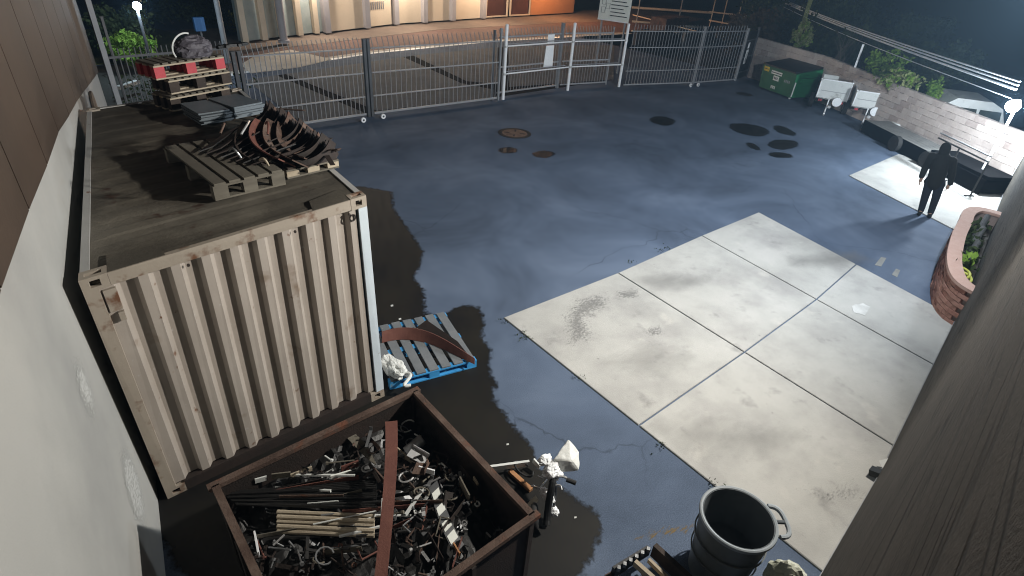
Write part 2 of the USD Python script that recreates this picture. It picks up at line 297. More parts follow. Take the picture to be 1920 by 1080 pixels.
mat('bag_white', (0.60, 0.62, 0.60), (0.72, 0.73, 0.70), 4.0, 0.4, 0.5, 15)
mat('bag_olive', (0.40, 0.42, 0.33), (0.55, 0.55, 0.46), 4.0, 0.4, 0.5, 15)
mat('yellow', (0.62, 0.44, 0.03), (0.70, 0.52, 0.06), 3.0, 0.6)
mat('hose', (0.42, 0.44, 0.06), (0.55, 0.56, 0.12), 3.0, 0.5)
mat('deck_grey', (0.12, 0.12, 0.115), (0.20, 0.20, 0.19), 2.0, 0.85, 0.3, 40)
mat('cream_wall', (0.55, 0.47, 0.36), (0.62, 0.53, 0.42), 0.6, 0.85, 0.1)
mat('column_grey', (0.30, 0.29, 0.31), (0.36, 0.35, 0.37), 1.0, 0.7)
mat('orange_wall', (0.42, 0.20, 0.09), (0.50, 0.25, 0.12), 0.6, 0.85)
mat('door_brown', (0.060, 0.020, 0.014), (0.085, 0.030, 0.020), 1.5, 0.6)
mat('glass_dark', (0.03, 0.035, 0.03), (0.06, 0.065, 0.05), 2.0, 0.12)
mat('glass_pale', (0.25, 0.30, 0.30), (0.32, 0.36, 0.36), 2.0, 0.15)
mat('cable', (0.62, 0.68, 0.74), (0.72, 0.78, 0.84), 3.0, 0.5)
mat('blue_plastic', (0.06, 0.20, 0.50), (0.08, 0.26, 0.58), 3.0, 0.5)
mat('cloth_black', (0.004, 0.005, 0.005), (0.007, 0.008, 0.008), 9.0, 0.95, 0.4, 60)
mat('cloth_blue', (0.006, 0.009, 0.016), (0.010, 0.015, 0.024), 9.0, 0.95, 0.4, 60)
mat('skin', (0.28, 0.17, 0.12), (0.32, 0.20, 0.14), 9.0, 0.6)
mat('bark', (0.05, 0.04, 0.03), (0.09, 0.075, 0.055), 6.0, 0.95, 0.5)
mat('soil', (0.02, 0.016, 0.012), (0.04, 0.032, 0.024), 6.0, 0.95, 0.6)
mat('tarp_grey', (0.055, 0.050, 0.062), (0.09, 0.082, 0.098), 3.0, 0.6, 0.3, 12)
for i, (a, b) in enumerate([((0.43, 0.365, 0.33), (0.50, 0.435, 0.40)), ((0.46, 0.395, 0.36), (0.53, 0.465, 0.43)), ((0.39, 0.33, 0.30), (0.48, 0.415, 0.38)), ((0.30, 0.245, 0.22), (0.41, 0.345, 0.315))]):
    mat(f'block_{"abcd"[i]}', a, b, 5.0, 0.95, 0.9, 22)
for i, (a, b) in enumerate([((0.34, 0.17, 0.125), (0.44, 0.24, 0.185)), ((0.28, 0.12, 0.085), (0.38, 0.19, 0.14)), ((0.46, 0.29, 0.235), (0.52, 0.35, 0.29))]):
    mat(f'planter_brick_{"abc"[i]}', a, b, 7.0, 0.95, 0.8, 30)
mat('mortar', (0.22, 0.17, 0.15), (0.28, 0.22, 0.20), 8.0, 0.95, 0.3)
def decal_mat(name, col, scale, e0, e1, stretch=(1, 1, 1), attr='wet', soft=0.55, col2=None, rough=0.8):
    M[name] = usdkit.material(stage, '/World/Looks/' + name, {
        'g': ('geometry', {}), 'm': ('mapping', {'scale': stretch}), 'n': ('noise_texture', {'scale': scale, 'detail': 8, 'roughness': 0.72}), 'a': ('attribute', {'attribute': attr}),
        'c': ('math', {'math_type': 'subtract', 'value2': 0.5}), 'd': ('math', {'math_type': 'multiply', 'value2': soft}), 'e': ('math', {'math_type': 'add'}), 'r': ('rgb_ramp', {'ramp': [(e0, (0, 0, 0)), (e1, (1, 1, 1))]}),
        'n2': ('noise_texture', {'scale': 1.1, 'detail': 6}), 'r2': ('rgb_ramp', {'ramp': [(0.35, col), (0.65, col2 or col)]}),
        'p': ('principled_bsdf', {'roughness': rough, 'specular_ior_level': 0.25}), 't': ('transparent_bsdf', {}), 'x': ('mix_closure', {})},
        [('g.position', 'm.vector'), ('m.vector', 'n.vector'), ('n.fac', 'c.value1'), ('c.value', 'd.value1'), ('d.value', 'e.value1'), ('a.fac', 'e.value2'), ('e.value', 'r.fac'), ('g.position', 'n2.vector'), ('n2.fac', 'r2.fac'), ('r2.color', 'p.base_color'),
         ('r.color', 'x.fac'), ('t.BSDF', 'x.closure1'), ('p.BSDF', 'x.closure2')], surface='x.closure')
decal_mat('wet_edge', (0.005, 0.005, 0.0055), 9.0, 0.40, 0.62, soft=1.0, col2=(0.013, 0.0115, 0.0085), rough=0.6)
decal_mat('oil_edge', (0.006, 0.006, 0.007), 5.0, 0.34, 0.66, soft=0.9, col2=(0.012, 0.012, 0.013), rough=0.5)
decal_mat('scuff', (0.17, 0.168, 0.165), 26.0, 0.66, 1.35, stretch=(1, 1.8, 1), soft=2.4)
decal_mat('smear', (0.20, 0.197, 0.19), 3.0, 0.35, 2.1, stretch=(0.5, 1.3, 1), soft=0.8)
decal_mat('peel', (0.46, 0.47, 0.46), 34.0, 0.70, 1.0, stretch=(1, 1, 1.4), soft=2.0)
decal_mat('yellow_worn', (0.22, 0.15, 0.05), 16.0, 0.62, 1.0, stretch=(0.5, 2.0, 1), soft=1.8)
def leaf(name, a, b):
    M[name] = usdkit.material(stage, '/World/Looks/' + name, {
        'g': ('geometry', {}), 'n': ('noise_texture', {'scale': 3.5, 'detail': 3}), 'r': ('rgb_ramp', {'ramp': [(0.3, a), (0.7, b)]}),
        'd': ('diffuse_bsdf', {}), 't': ('translucent_bsdf', {}), 'm': ('mix_closure', {'fac': 0.3})},
        [('g.position', 'n.vector'), ('n.fac', 'r.fac'), ('r.color', 'd.color'), ('r.color', 't.color'), ('d.BSDF', 'm.closure1'), ('t.BSDF', 'm.closure2')], surface='m.closure')
leaf('leaf_dark', (0.030, 0.045, 0.022), (0.07, 0.09, 0.04))
leaf('leaf_green', (0.10, 0.20, 0.03), (0.22, 0.33, 0.06))
leaf('leaf_pale', (0.20, 0.24, 0.10), (0.34, 0.36, 0.17))
leaf('leaf_yellow', (0.25, 0.20, 0.02), (0.40, 0.33, 0.05))
leaf('leaf_brown', (0.06, 0.045, 0.03), (0.12, 0.09, 0.06))
emit('lamp_glow', (0.88, 0.95, 1.0), 60.0)
emit('street_glow', (0.75, 0.9, 1.0), 60.0)

# ================================================================== SETTING
# yard asphalt, the street beyond the gates, and the lower ground behind the block wall
B0, B1, B2, B3 = np.array([27.0, 14.2]), np.array([25.6, 10.26]), np.array([22.97, 5.96]), np.array([20.2, 1.9])   # foot of the block wall
single('ground', poly([(-300, -300), (300, -300), (300, 300), (-300, 300)], -1.8, -1.5), 'dirt', kind='structure')
single('asphalt', poly([(-60, -30), (20.3, -30), tuple(B3), tuple(B2), tuple(B1), tuple(B0), (27.3, 60), (90, 60), (90, 80), (-60, 80)], -1.49, 0.0), 'asphalt', kind='structure')

# ---- concrete slab, eight panels split by joints
Fp = [G(943, 597), G(1158, 513), G(1315, 443), G(1422, 399)]
Mp = [G(1197, 800), G(1395, 662), G(1530, 563), G(1605, 497)]
Np = [m + (m-f)*1.0 for m, f in zip(Mp, Fp)]
slab = T('concrete_slab', None, None, Mp[1]*[1, 1, 0], kind='structure')
for a, b in ((Fp, Mp), (Mp, Np)):
    for i in range(3):
        q = sg.Polygon([a[i][:2], b[i][:2], b[i+1][:2], a[i+1][:2]]).buffer(-0.012, join_style=2)
        top = sg.Polygon(q.exterior.coords)
        lo = trimesh.creation.extrude_polygon(top, 0.016, engine='earcut'); lo.apply_translation((0, 0, 0.0015))
        hi = trimesh.creation.extrude_polygon(top.buffer(-0.006, join_style=2), 0.005, engine='earcut'); hi.apply_translation((0, 0, 0.0175))
        slab.add('slab_panel', cat_([lo, hi]), 'concrete')
apron = T('concrete_apron', None, None, (17, 4, 0), kind='structure')
A0, A1 = G(1592, 330), G(1684, 290); A2 = A0 + (G(1790, 432)-A0)*1.0
dv = (A2-A0)/np.linalg.norm(A2-A0); A2 = A0 + dv*4.2; A3 = A1 + np.array([0.35, -3.6, 0])
for s, e in ((0.0, 1.0),):
    apron.add('slab_panel', poly([A0, A1, A3, A2], 0.0015, 0.02), 'concrete')

# ---- street side: driveway slabs, kerb, sidewalk, apron
kerb = [G(300, 175), G(440, 137), G(700, 98), G(905, 78), G(1100, 66), G(1180, 62)]
kin = [k + np.array([0, 0.28, 0]) for k in kerb]
single('kerb', poly(kerb + kin[::-1], 0.001, 0.016), 'pale_concrete', kind='structure')
gut = [k - np.array([0, 0.26, 0]) for k in kerb]
single('gutter', poly(gut + [k - np.array([0, 0.004, 0]) for k in kerb[::-1]], 0.001, 0.006), 'white_paint', kind='structure')
side = [k + np.array([0, 0.285, 0]) for k in kerb]
single('brick_sidewalk', poly(side + [(46, 29.0), (30, 30.3), (20, 29.9), (12, 27.8), (6, 26.4)], 0.001, 0.010), 'brick_paving', kind='structure')
single('walkway', poly([(6, 26.45), (12, 27.85), (20, 29.95), (30, 30.35), (46, 29.05), (46, 36), (5, 33)], 0.001, 0.012), 'tan_paving', kind='structure')
single('driveway_apron', poly([G(470, 138), G(452, 122), G(480, 104), G(545, 94), G(622, 112), G(560, 127)], 0.001, 0.022), 'pale_concrete', kind='structure')  # pool of lamplight on the driveway, put into paler concrete
single('verge', poly([(-30, 27.0), (4.5, 26.2), (7.2, 29.5), (6.0, 34), (-30, 36)], -0.1, 0.03), 'grass', kind='structure')
single('planting_bed', poly([(-30, 16.3), (4.0, 16.3), (5.3, 22.6), (4.3, 26.0), (-30, 26.9)], -.01, .006), 'dirt', kind='structure')
# wide concrete driveway panels right outside the gate, with dark joints between
drive = T('driveway', None, None, (10, 19, 0), kind='structure')
dq = []
def drv(*px):
    q = sg.Polygon([G(*p)[:2] for p in px]).buffer(-0.09, join_style=2)
    dq.append(q)
    m = trimesh.creation.extrude_polygon(q, 0.008, engine='earcut'); m.apply_translation((0, 0, 0.0035)); drive.add('slab_panel', m, 'drive_concrete')
drv((455, 150), (520, 140), (690, 212), (565, 236)); drv((530, 139), (757, 106), (868, 156), (930, 168), (930, 184), (705, 210))
drv((770, 104), (935, 88), (940, 160), (872, 153)); drv((950, 87), (1155, 84), (1155, 150), (950, 165))

import shapely
drive.add('joint_filler', poly(list(shapely.union_all(dq).convex_hull.exterior.coords), -.003, 0.003), 'matte_black')
# ================================================================== BUILDING WALL (right) and LEFT WALL
def wall_prism(pts, z0, z1, t):
    """A wall along a plan polyline; t is its thickness to the right of the direction of travel."""
    line = sg.LineString([p[:2] for p in pts]); g = line.buffer(-t, single_sided=True, join_style=2)
    m = trimesh.creation.extrude_polygon(g, z1-z0, engine='earcut'); m.apply_translation((0, 0, z0)); return m
BW = [(-8.0, -0.70), (6.4, 0.36), (11.0, 0.86), (20.2, 2.16)]
bld = T('stucco_building', 'long dark stucco building wall running up the right edge of the yard', 'building', (6, 0.3, 0))
wm = wall_prism(BW, 0.03, 8.0, 0.4)
bld.add('wall', wm, 'stucco')
bld.add('base_flashing', wall_prism([(4.0, 0.19), (6.4, 0.366), (11.0, 0.866), (20.2, 2.166)], 0.021, 0.10, 0.03), 'fence_grey')
bld.add('corner_trim', beam((20.22, 2.12, 0.03), (20.22, 2.12, 8.0), 0.10, 0.16), 'white_paint')

LA, LB = np.array([-0.905, -0.0]), np.array([0.310, 8.0])   # line of the left wall
ldir = (LB-LA)/np.linalg.norm(LB-LA)
def lw(y): return LA + ldir*((y-LA[1])/ldir[1])
lwall = T('white_wall', 'smooth white painted wall left of the shipping container, its lit lower part', 'wall', (*lw(6), 0))
zb = sorted((q[1], q[2]) for q in (onplane(*p, (*LA, 0), (*LB, 0)) for p in ((10, 470), (35, 412), (60, 360), (110, 235), (148, 180), (185, 130))))  # edge of the lamplight on the wall, traced as a change of colour
def strip(y0, y1, za, zb_, off, z0=None):
    """One upright face panel of the left wall between two stations with sloping top or bottom."""
    n = np.array([ldir[1], -ldir[0], 0]); a, b = np.r_[lw(y0), 0], np.r_[lw(y1), 0]; k = n*off; t = n*0.25
    lo0, lo1 = (z0 if z0 is not None else (0, 0))
    P = [a+k+[0, 0, lo0], b+k+[0, 0, lo1], b+k+[0, 0, zb_], a+k+[0, 0, za]]
    v = np.array(P + [q-t for q in P]); f = [(0, 1, 2, 3), (7, 6, 5, 4), (0, 4, 5, 1), (1, 5, 6, 2), (2, 6, 7, 3), (3, 7, 4, 0)]
    return (v, np.array(f))
ys = np.array([p[0] for p in zb]); zs = np.array([p[1] for p in zb])
st = np.r_[-0.6, 2.2, np.arange(3.4, 15.7, 1.22), 15.6]
zt = np.interp(st, ys, zs) + rng.uniform(-.012, .012, len(st))
vv = [strip(st[i], st[i+1], zt[i], zt[i+1], 0.0) for i in range(len(st)-1)]
lwall.add('wall_face', cat_([trimesh.Trimesh(*meshkit.arrays(v)[:2], process=False) for v in vv]), 'white_wall')
shaded_wall = T('brown_cladding', 'panelled upper part of the white wall, coloured brown for shade above the lamp cutoff', 'wall', (*lw(6), 2.6))
for i in range(len(st)-1):
    a, b = st[i]+0.012, st[i+1]-0.012
    shaded_wall.add('cladding_panel', trimesh.Trimesh(*meshkit.arrays(strip(a, b, 8.0, 8.0, 0.03, (zt[i]+0.003, zt[i+1]+0.003)))[:2], process=False), 'brown_cladding')
# arched shadow on the far end of the white wall, drawn as a tan sheet
w0 = np.array([*lw(12.0), 0]); nn = np.array([ldir[1], -ldir[0], 0]); dd = np.array([ldir[0], ldir[1], 0])
arch = [(-.30, 0), (.30, 0), (.30, .55), (.22, .78), (.08, .88), (-.08, .88), (-.22, .78), (-.30, .55)]
single('arched_board', sheet([w0 + nn*0.03 + dd*a*1.2 + [0, 0, 1.72+b*0.72] for a, b in arch], 0.03), 'tan_board', 'arched shadow on the far end of the white wall, drawn as tan sheet', 'board')

# ================================================================== SHIPPING CONTAINER
CW, CD, CH = 2.44, 6.06, 2.6
C8 = {(0, 0, 0): (-.08, 4.86, 0.0), (1, 0, 0): (2.42, 4.90, 0.0), (0, 0, 1): (-.08, 4.72, 2.70), (1, 0, 1): (2.46, 5.06, 2.70),
      (0, 1, 0): (.64, 9.75, 0.0), (1, 1, 0): (2.74, 9.95, 0.0), (0, 1, 1): (.66, 9.60, 2.70), (1, 1, 1): (2.78, 9.95, 2.70)}
def cmap(mesh):
    v = np.array(mesh.vertices)/[CW, CD, CH]; out = np.zeros_like(v)
    for (i, j, k), c in C8.items():
        w = (v[:, 0] if i else 1-v[:, 0])*(v[:, 1] if j else 1-v[:, 1])*(v[:, 2] if k else 1-v[:, 2])
        out += w[:, None]*np.array(c)
    return trimesh.Trimesh(out, mesh.faces, process=False)
cont = T('shipping_container', 'beige corrugated steel shipping container standing beside the white wall', 'container', (1.2, 7.2, 0))
def cadd(name, m, mt, parent=None, label=None): return cont.add(name, cmap(m), mt, parent, label)
def abox(x0, y0, z0, x1, y1, z1): return box(((x0+x1)/2, (y0+y1)/2, (z0+z1)/2), (x1-x0, y1-y0, z1-z0))
def corrugated(L, H, pitch, depth, flat_o, slope, start=0.0):
    xs, ds = [0.0], [0.0]; x = start
    while x < L:
        for dx, d in ((flat_o, 0), (slope, depth), (pitch-flat_o-2*slope, depth), (slope, 0)):
            if d == 0 and dx == flat_o: xs.append(min(x+dx, L)); ds.append(0.0)
            else: xs.append(min(x+dx, L)); ds.append(d)
            x += dx
            if x >= L: break
    return np.array(xs), np.array(ds)
xs, ds = corrugated(CW-0.20, CH, 0.236, 0.075, 0.070, 0.036, 0.02)
def corr_mesh(xs, ds, z0, z1, thick=0.004):
    v, f = [], []; n = len(xs)
    for z in (z0, z1):
        for x, d in zip(xs, ds): v.append((x, d, z))
    for i in range(n-1): f.append((i, i+1, n+i+1, n+i))
    v2, f2, _ = meshkit.arrays((np.array(v), np.array(f)))
    b = v2 + [0, thick, 0]
    return trimesh.Trimesh(np.vstack([v2, b]), np.vstack([f2, f2[:, ::-1]+len(v2)]), process=False)
fp = corr_mesh(xs, ds, 0.14, CH-0.11); fp.apply_translation((0.10, 0.035, 0))
front = cadd('front_panel', fp, 'container_paint')
for x in (0, CW-0.10):
    cadd('corner_post', abox(x, 0, 0.118, x+0.10, 0.10, CH-0.118), 'container_rail' if x == 0 else 'post_lamplit', label=None if x == 0 else 'right front corner post with blue lamplight put into its paint')
    cadd('corner_post', abox(x, CD-0.10, 0.118, x+0.10, CD, CH-0.118), 'container_side')
for x in (0, CW-0.178):
    for y in (0, CD-0.162):
        for z in (0, CH-0.118):
            m = manifold3d.Manifold.cube((0.178, 0.162, 0.118)).translate((x, y, z))
            hx = x+0.089; hy = y+0.081
            hole = manifold3d.Manifold.cube((0.072, 0.4, 0.058), True).translate((hx, hy, z+0.059))
            hole2 = manifold3d.Manifold.cube((0.4, 0.06, 0.052), True).translate((hx, hy, z+0.059))
            hole3 = manifold3d.Manifold.cube((0.11, 0.062, 0.4), True).translate((hx, hy, z+0.059))
            mm = (m-hole-hole2-hole3).to_mesh()
            cadd('corner_casting', trimesh.Trimesh(mm.vert_properties[:, :3], mm.tri_verts, process=False), 'container_rail')
cadd('top_rail', abox(0.18, 0.004, CH-0.112, CW-0.18, 0.07, CH-0.006), 'container_rail')
cadd('bottom_rail', abox(0.18, 0.004, 0.004, CW-0.18, 0.09, 0.14), 'dark_rust')
for x in (0.004, CW-0.064):
    cadd('top_rail', abox(x, 0.165, CH-0.07, x+0.06, CD-0.165, CH-0.008), 'container_side')
    cadd('bottom_rail', abox(x, 0.165, 0.02, x+0.06, CD-0.165, 0.16), 'container_side')
cadd('top_rail', abox(0.18, CD-0.07, CH-0.112, CW-0.18, CD-0.004, CH-0.006), 'container_side')
xs2, ds2 = corrugated(CD-0.20, CH, 0.278, 0.036, 0.072, 0.068)
for x, sg_ in ((0.02, 1), (CW-0.02, -1)):
    m = corr_mesh(xs2, ds2, 0.16, CH-0.07); v = m.vertices.copy(); v = np.c_[x+sg_*v[:, 1], 0.10+v[:, 0], v[:, 2]]
    cadd('side_panel', trimesh.Trimesh(v, m.faces, process=False), 'container_side')
cadd('rear_panel', abox(0.10, CD-0.06, 0.14, CW-0.10, CD-0.02, CH-0.11), 'container_side')
# roof sheet with shallow die-stamped swages
nx, ny = 14, 120
gx, gy = np.meshgrid(np.linspace(0.065, CW-0.065, nx), np.linspace(0.071, CD-0.071, ny), indexing='ij')
zz = CH-0.022 + 0.004*np.clip(np.sin(gy*2*np.pi/0.42)*3, -1, 1)*((gx > 0.2) & (gx < CW-0.2)) + 0.012*(meshkit.fbm(np.stack([gx, gy, gx*0], -1)*1.3, 3, 3)-.5)
idx = np.arange(nx*ny).reshape(nx, ny)
q = np.stack([idx[:-1, :-1], idx[1:, :-1], idx[1:, 1:], idx[:-1, 1:]], -1).reshape(-1, 4)
v, f, _ = meshkit.arrays((np.stack([gx, gy, zz], -1).reshape(-1, 3), q))
cadd('roof', trimesh.Trimesh(v, f, process=False), 'container_roof')
for x in (0.24, CW-0.24):
    s = 1 if x > 1 else -1
    cadd('corner_plate', poly([(x-0.06*s-0.0, 0.02), (x+0.06*s, 0.02), (x+0.06*s, 0.40), (x-0.30*s, 0.30), (x-0.34*s, 0.02)], CH-0.012, CH-0.004), 'container_roof')
# vent cover, lashing rings, bolts on the front
vent = cadd('vent_cover', abox(0.115, -0.004, CH-0.34, 0.20, 0.03, CH-0.14), 'container_rail')
cadd('vent_louvre', abox(0.16, -0.012, CH-0.44, 0.20, 0.028, CH-0.36), 'container_rail', parent=vent)
ring = trimesh.creation.torus(0.032, 0.008, 18, 8); ring.apply_transform(trimesh.transformations.rotation_matrix(np.pi/2, [1, 0, 0])); ring.apply_translation((CW-0.17, 0.018, CH-0.20))
cadd('lashing_ring', ring, 'dark_rust')
for x in (0.72, 1.66, 2.24):
    b = trimesh.creation.cylinder(0.013, 0.016, sections=10); b.apply_transform(trimesh.transformations.rotation_matrix(np.pi/2, [1, 0, 0])); b.apply_translation((x, 0.03, CH-0.16)); cadd('bolt', b, 'dark_rust')
cadd('floor', abox(0.10, 0.10, 0.03, CW-0.10, CD-0.10, 0.12), 'wood_dark')

# ================================================================== PALLETS (builder)
def pallet(name, label, O, X, Y, W, D, H=0.14, boards=7, mats=('wood_grey', 'wood_grey', 'wood_grey'), group=None, blocks=True, red=False, gap=0.035):
    """Boards run along Y, stringers along X at three stations; O is a bottom corner, X and Y unit vectors."""
    O, X, Y = np.array(O, float), np.array(X, float), np.array(Y, float); Z = np.array([0, 0, 1.0])
    t = T(name, label, 'pallet', O, group)
    def bx(x0, y0, z0, x1, y1, z1):
        c = O + X*(x0+x1)/2 + Y*(y0+y1)/2 + Z*(z0+z1)/2
        b = trimesh.creation.box((x1-x0, y1-y0, z1-z0)); m = np.eye(4); m[:3, 0] = X; m[:3, 1] = Y; m[:3, 2] = Z; m[:3, 3] = c; b.apply_transform(m); return b
    bw = W/boards
    for i in range(boards):
        j = rng.uniform(-.006, .006)
        t.add('deck_board', bx(i*bw+gap/2, 0.004+j, H-0.022, (i+1)*bw-gap/2, D-0.004+j, H), mats[0])
    for y in (0, D/2-0.045, D-0.09):
        if blocks:
            t.add('stringer_board', bx(0, y, H-0.042, W, y+0.09, H-0.0225), mats[1])
            for x in (0, W/2-0.07, W-0.14):
                t.add('block', bx(x, y+0.002, 0.019, x+0.14, y+0.088, H-0.0425), mats[2])
            t.add('bottom_board', bx(0, y, 0, W, y+0.09, 0.0185), mats[1])
        else:
            t.add('stringer', bx(0, y+0.02, 0.016, W, y+0.065, H-0.0225), mats[1])
    if not blocks:
        for i in range(3):
            x = i*(W-0.09)/2; t.add('bottom_board', bx(x, 0, 0, x+0.09, D, 0.0155), mats[1])
    return t

# blue edged pallet on the ground right of the container
X = np.array([0.972, -0.235, 0]); Y = np.array([0.235, 0.972, 0])
O = np.array([2.53, 4.955, 0.006])
pallet('blue_pallet', 'pallet with bright blue edge and grey boards on the ground beside the container', O, X, Y, 1.22, 1.22, 0.145, 7, ('pallet_board', 'pallet_blue', 'pallet_blue'), gap=0.05)
# curved rusty plate standing on edge across the pallet, and a bent sheet behind it
PZ = 0.152
top = spline([G(716, 622, PZ+.16), G(775, 615, PZ+.17), G(840, 640, PZ+.14), G(890, 672, PZ+.06)], 22)
bot = spline([G(716, 642, PZ+.01), G(775, 638, PZ), G(838, 658, PZ), G(890, 684, PZ)], 22)
bot[:, 2] = PZ+0.004
def ribbon(a, b, t, nrm=None):
    a, b = np.asarray(a), np.asarray(b); n = len(a); tn = np.gradient(a, axis=0); nv = np.cross(tn, b-a); nv /= np.linalg.norm(nv, axis=1, keepdims=True); nv = nv*t/2
    v = np.vstack([a+nv, b+nv, b-nv, a-nv]); f = []
    for k in range(4):
        l = (k+1) % 4
        for i in range(n-1): f.append((k*n+i, k*n+i+1, l*n+i+1, l*n+i))
    f += [(0, n, 2*n, 3*n), (n-1, 4*n-1, 3*n-1, 2*n-1)]
    vv, ff, _ = meshkit.arrays((v, np.array(f))); return trimesh.Trimesh(vv, ff, process=False)
single('curved_plate', ribbon(top, bot, 0.014), 'bright_rust', 'curved rusty red steel plate standing on edge on the blue pallet', 'steel plate')
single('bent_sheet', sheet([G(770, 622, PZ+.02), G(800, 600, PZ+.18), G(858, 640, PZ+.10), G(880, 668, PZ+.02)], 0.010), 'dark_rust', 'dark triangular steel sheet leaning behind the curved plate on the blue pallet', 'steel sheet')
def crumple(c, r, seed, n=3, amp=0.5):
    s = trimesh.creation.icosphere(n, 1.0); v = s.vertices
    d = 1 + amp*(meshkit.fbm(v*2.2+seed*7.1, 4, seed)-.5)*2; v = v*d[:, None]
    v = np.round(v*5.5)/5.5*0.45 + v*0.55
    v = v*np.array(r); v[:, 2] = np.maximum(v[:, 2], -r[2]*0.75); return trimesh.Trimesh(v + c, s.faces, process=False)
pb = G(738, 688, PZ+.08)
single('plastic_bag', crumple(pb, (0.12, 0.22, 0.10), 4), 'bag_white', 'crumpled grey white plastic bag on the near left of the blue pallet', 'bag')
single('crushed_tube', pipe(spline([G(752, 700, PZ+.05), G(765, 712, PZ+.06), G(758, 722, PZ+.04), G(770, 722, PZ+.03)], 16), 0.022), 'bag_white', 'short crushed white tube below the plastic bag on the blue pallet', 'tube')

# ================================================================== ON THE CONTAINER ROOF
RZ = 2.70
O = G(405, 378, RZ); X = G(523, 350, RZ)-O; W = np.linalg.norm(X); X /= W; Y = np.array([-X[1], X[0], 0]); yv = G(352, 280, RZ)-O; Y = (Y*0.75+0.25*yv/np.linalg.norm(yv)); Y /= np.linalg.norm(Y); Y = Y - X*(X@Y); Y /= np.linalg.norm(Y)
pallet('wooden_pallet', 'weathered wooden pallet under rusty steel at the front of the container roof', O+[0, 0, .005], X, Y, 0.72, 1.35, 0.17, 5, ('wood_grey', 'wood_grey', 'wood_grey'))
pallet('wooden_pallet', 'second wooden pallet at the right edge of the container roof under rusty steel', O+X*0.80+Y*0.12+[0, 0, .005], X, Y, 0.62, 1.2, 0.12, 5, ('wood_dark', 'wood_grey', 'wood_pale'))
# curved rusty segments heaped on those pallets
up3 = np.array([0, 0, 1.0])
NW = ['one', 'two', 'three', 'four', 'five', 'six', 'seven', 'eight', 'nine', 'ten', 'eleven', 'twelve', 'thirteen', 'fourteen', 'fifteen', 'sixteen', 'seventeen', 'eighteen']
for i in range(18):
    u = i/17; e = G(503+(620-503)*u, 217+(288-217)*u, RZ+.16); s0 = G(447+(556-447)*u, 252+(318-252)*u, RZ+.10); hgt_ = .22-.06*u + rng.uniform(-.04, .03)
    mid = (e+s0)/2 + (s0-e)[[1, 0, 2]]*[-.14, .14, 0] - up3*.03; top = spline([s0+up3*(hgt_*.55), mid+up3*hgt_*.75, e+up3*hgt_], 14); lean_ = X*rng.uniform(.08, .20) - Y*.03
    bot = top - up3*(.15+rng.uniform(-.03, .03)) + lean_*.8; bot[:, 2] = np.maximum(bot[:, 2], RZ+.13)
    single('curved_segment', ribbon(top, bot, .014), ['dark_rust', 'dark_rust', 'rust', 'dark_rust'][i % 4], 'rusty curved segment number %s from the left in the roof heap' % NW[i], 'scrap metal', 'rusty curved segments heaped on the container roof')
for i, (p, z0) in enumerate([([(478, 222), (466, 246), (480, 275), (522, 298)], .44), ([(500, 222), (492, 250), (510, 280), (548, 300)], .42), ([(455, 226), (440, 255), (452, 288), (490, 306)], .38), ([(520, 228), (518, 255), (535, 280), (570, 296)], .38)]):
    top = spline([G(*q, RZ+z0*.78-.03*k) for k, q in enumerate(p)], 18); bot = top + X*.17 - up3*.12
    single('long_segment', ribbon(top, bot, .014), ['bright_rust', 'rust', 'dark_rust', 'rust'][i], ['brightest rusty red long curved segment sweeping over the roof heap', 'long rusty segment right of the brightest one on the roof heap', 'leftmost long curved dark segment of the roof heap', 'rightmost long curved segment sweeping over the roof heap'][i], 'scrap metal')
for i in range(8):
    a_ = G(372+i*14, 285+i*3.5, RZ+.20); b_ = G(425+i*17, 248+i*6, RZ+.22+.02*(i % 3)); single('dark_plate', sheet([a_, a_+X*.16+up3*.03, b_+X*.18+up3*.05, b_], .012), 'dark_rust' if i % 3 else 'black_steel', 'dark flat steel plate lying across the left pallet on the container roof', 'scrap metal', 'dark plates across the left roof pallet')
for px in [(480, 222), (497, 216), (528, 208), (535, 215), (555, 245), (572, 262), (588, 270), (603, 280), (612, 288), (622, 298)]:
    b = G(*px, RZ+.20); d = np.array([rng.uniform(-.1, .25), rng.uniform(-.4, -.1), rng.uniform(-.02, .10)])
    single('steel_spike', beam(b+[0, .12, 0], b+d, 0.05, 0.010), random.choice(['dark_rust', 'rust', 'dark_rust']), 'short rusty strip sticking out of the heap on the container roof', 'scrap metal', 'rusty strips sticking out of the roof heap')
single('pipe_end', tube(G(530, 306, RZ+.12), G(561, 303, RZ+.12), 0.055, 16), 'grey_steel', 'short pale pipe end at the front of the rusty heap on the container roof', 'pipe')
for i, px in enumerate([(574, 300), (582, 298), (590, 296)]):
    a = G(*px, RZ+.03); u = spline([a, a+[0, .02, .14], a+[.04, .03, .18], a+[.08, .03, .12], a+[.08, .01, 0]], 16)
    single('u_bolt', pipe(u, 0.008, 6), 'rust', ['leftmost', 'middle', 'rightmost'][i] + ' of three rusty U bolts standing at the right front of the roof heap', 'U bolt', 'U bolts beside the roof heap')
single('end_block', box(G(620, 297, RZ+.06), (.10, .09, .12), 0.3), 'wood_pale', 'pale wooden block at the right edge of the container roof', 'wood block')
for i, (p1, p2) in enumerate([((452, 252), (466, 228)), ((413, 250), (417, 236)), ((498, 232), (502, 252)), ((487, 300), (503, 310)), ((430, 282), (452, 296))]):
    single('bent_hook', pipe(spline([G(*p1, RZ+.42), G((p1[0]+p2[0])/2+3, (p1[1]+p2[1])/2-4, RZ+.46), G(*p2, RZ+.40)], 10), 0.012, 6), ['bright_steel', 'rust', 'bright_rust', 'wood_pale', 'grey_steel'][i],
           ['pale bent hook at the top of the roof heap', 'small rusty hook left in the roof heap', 'orange rusty hook in the middle of the roof heap', 'pale short stick low on the roof heap', 'thin grey curved rod in the dark of the roof heap'][i], 'scrap metal')
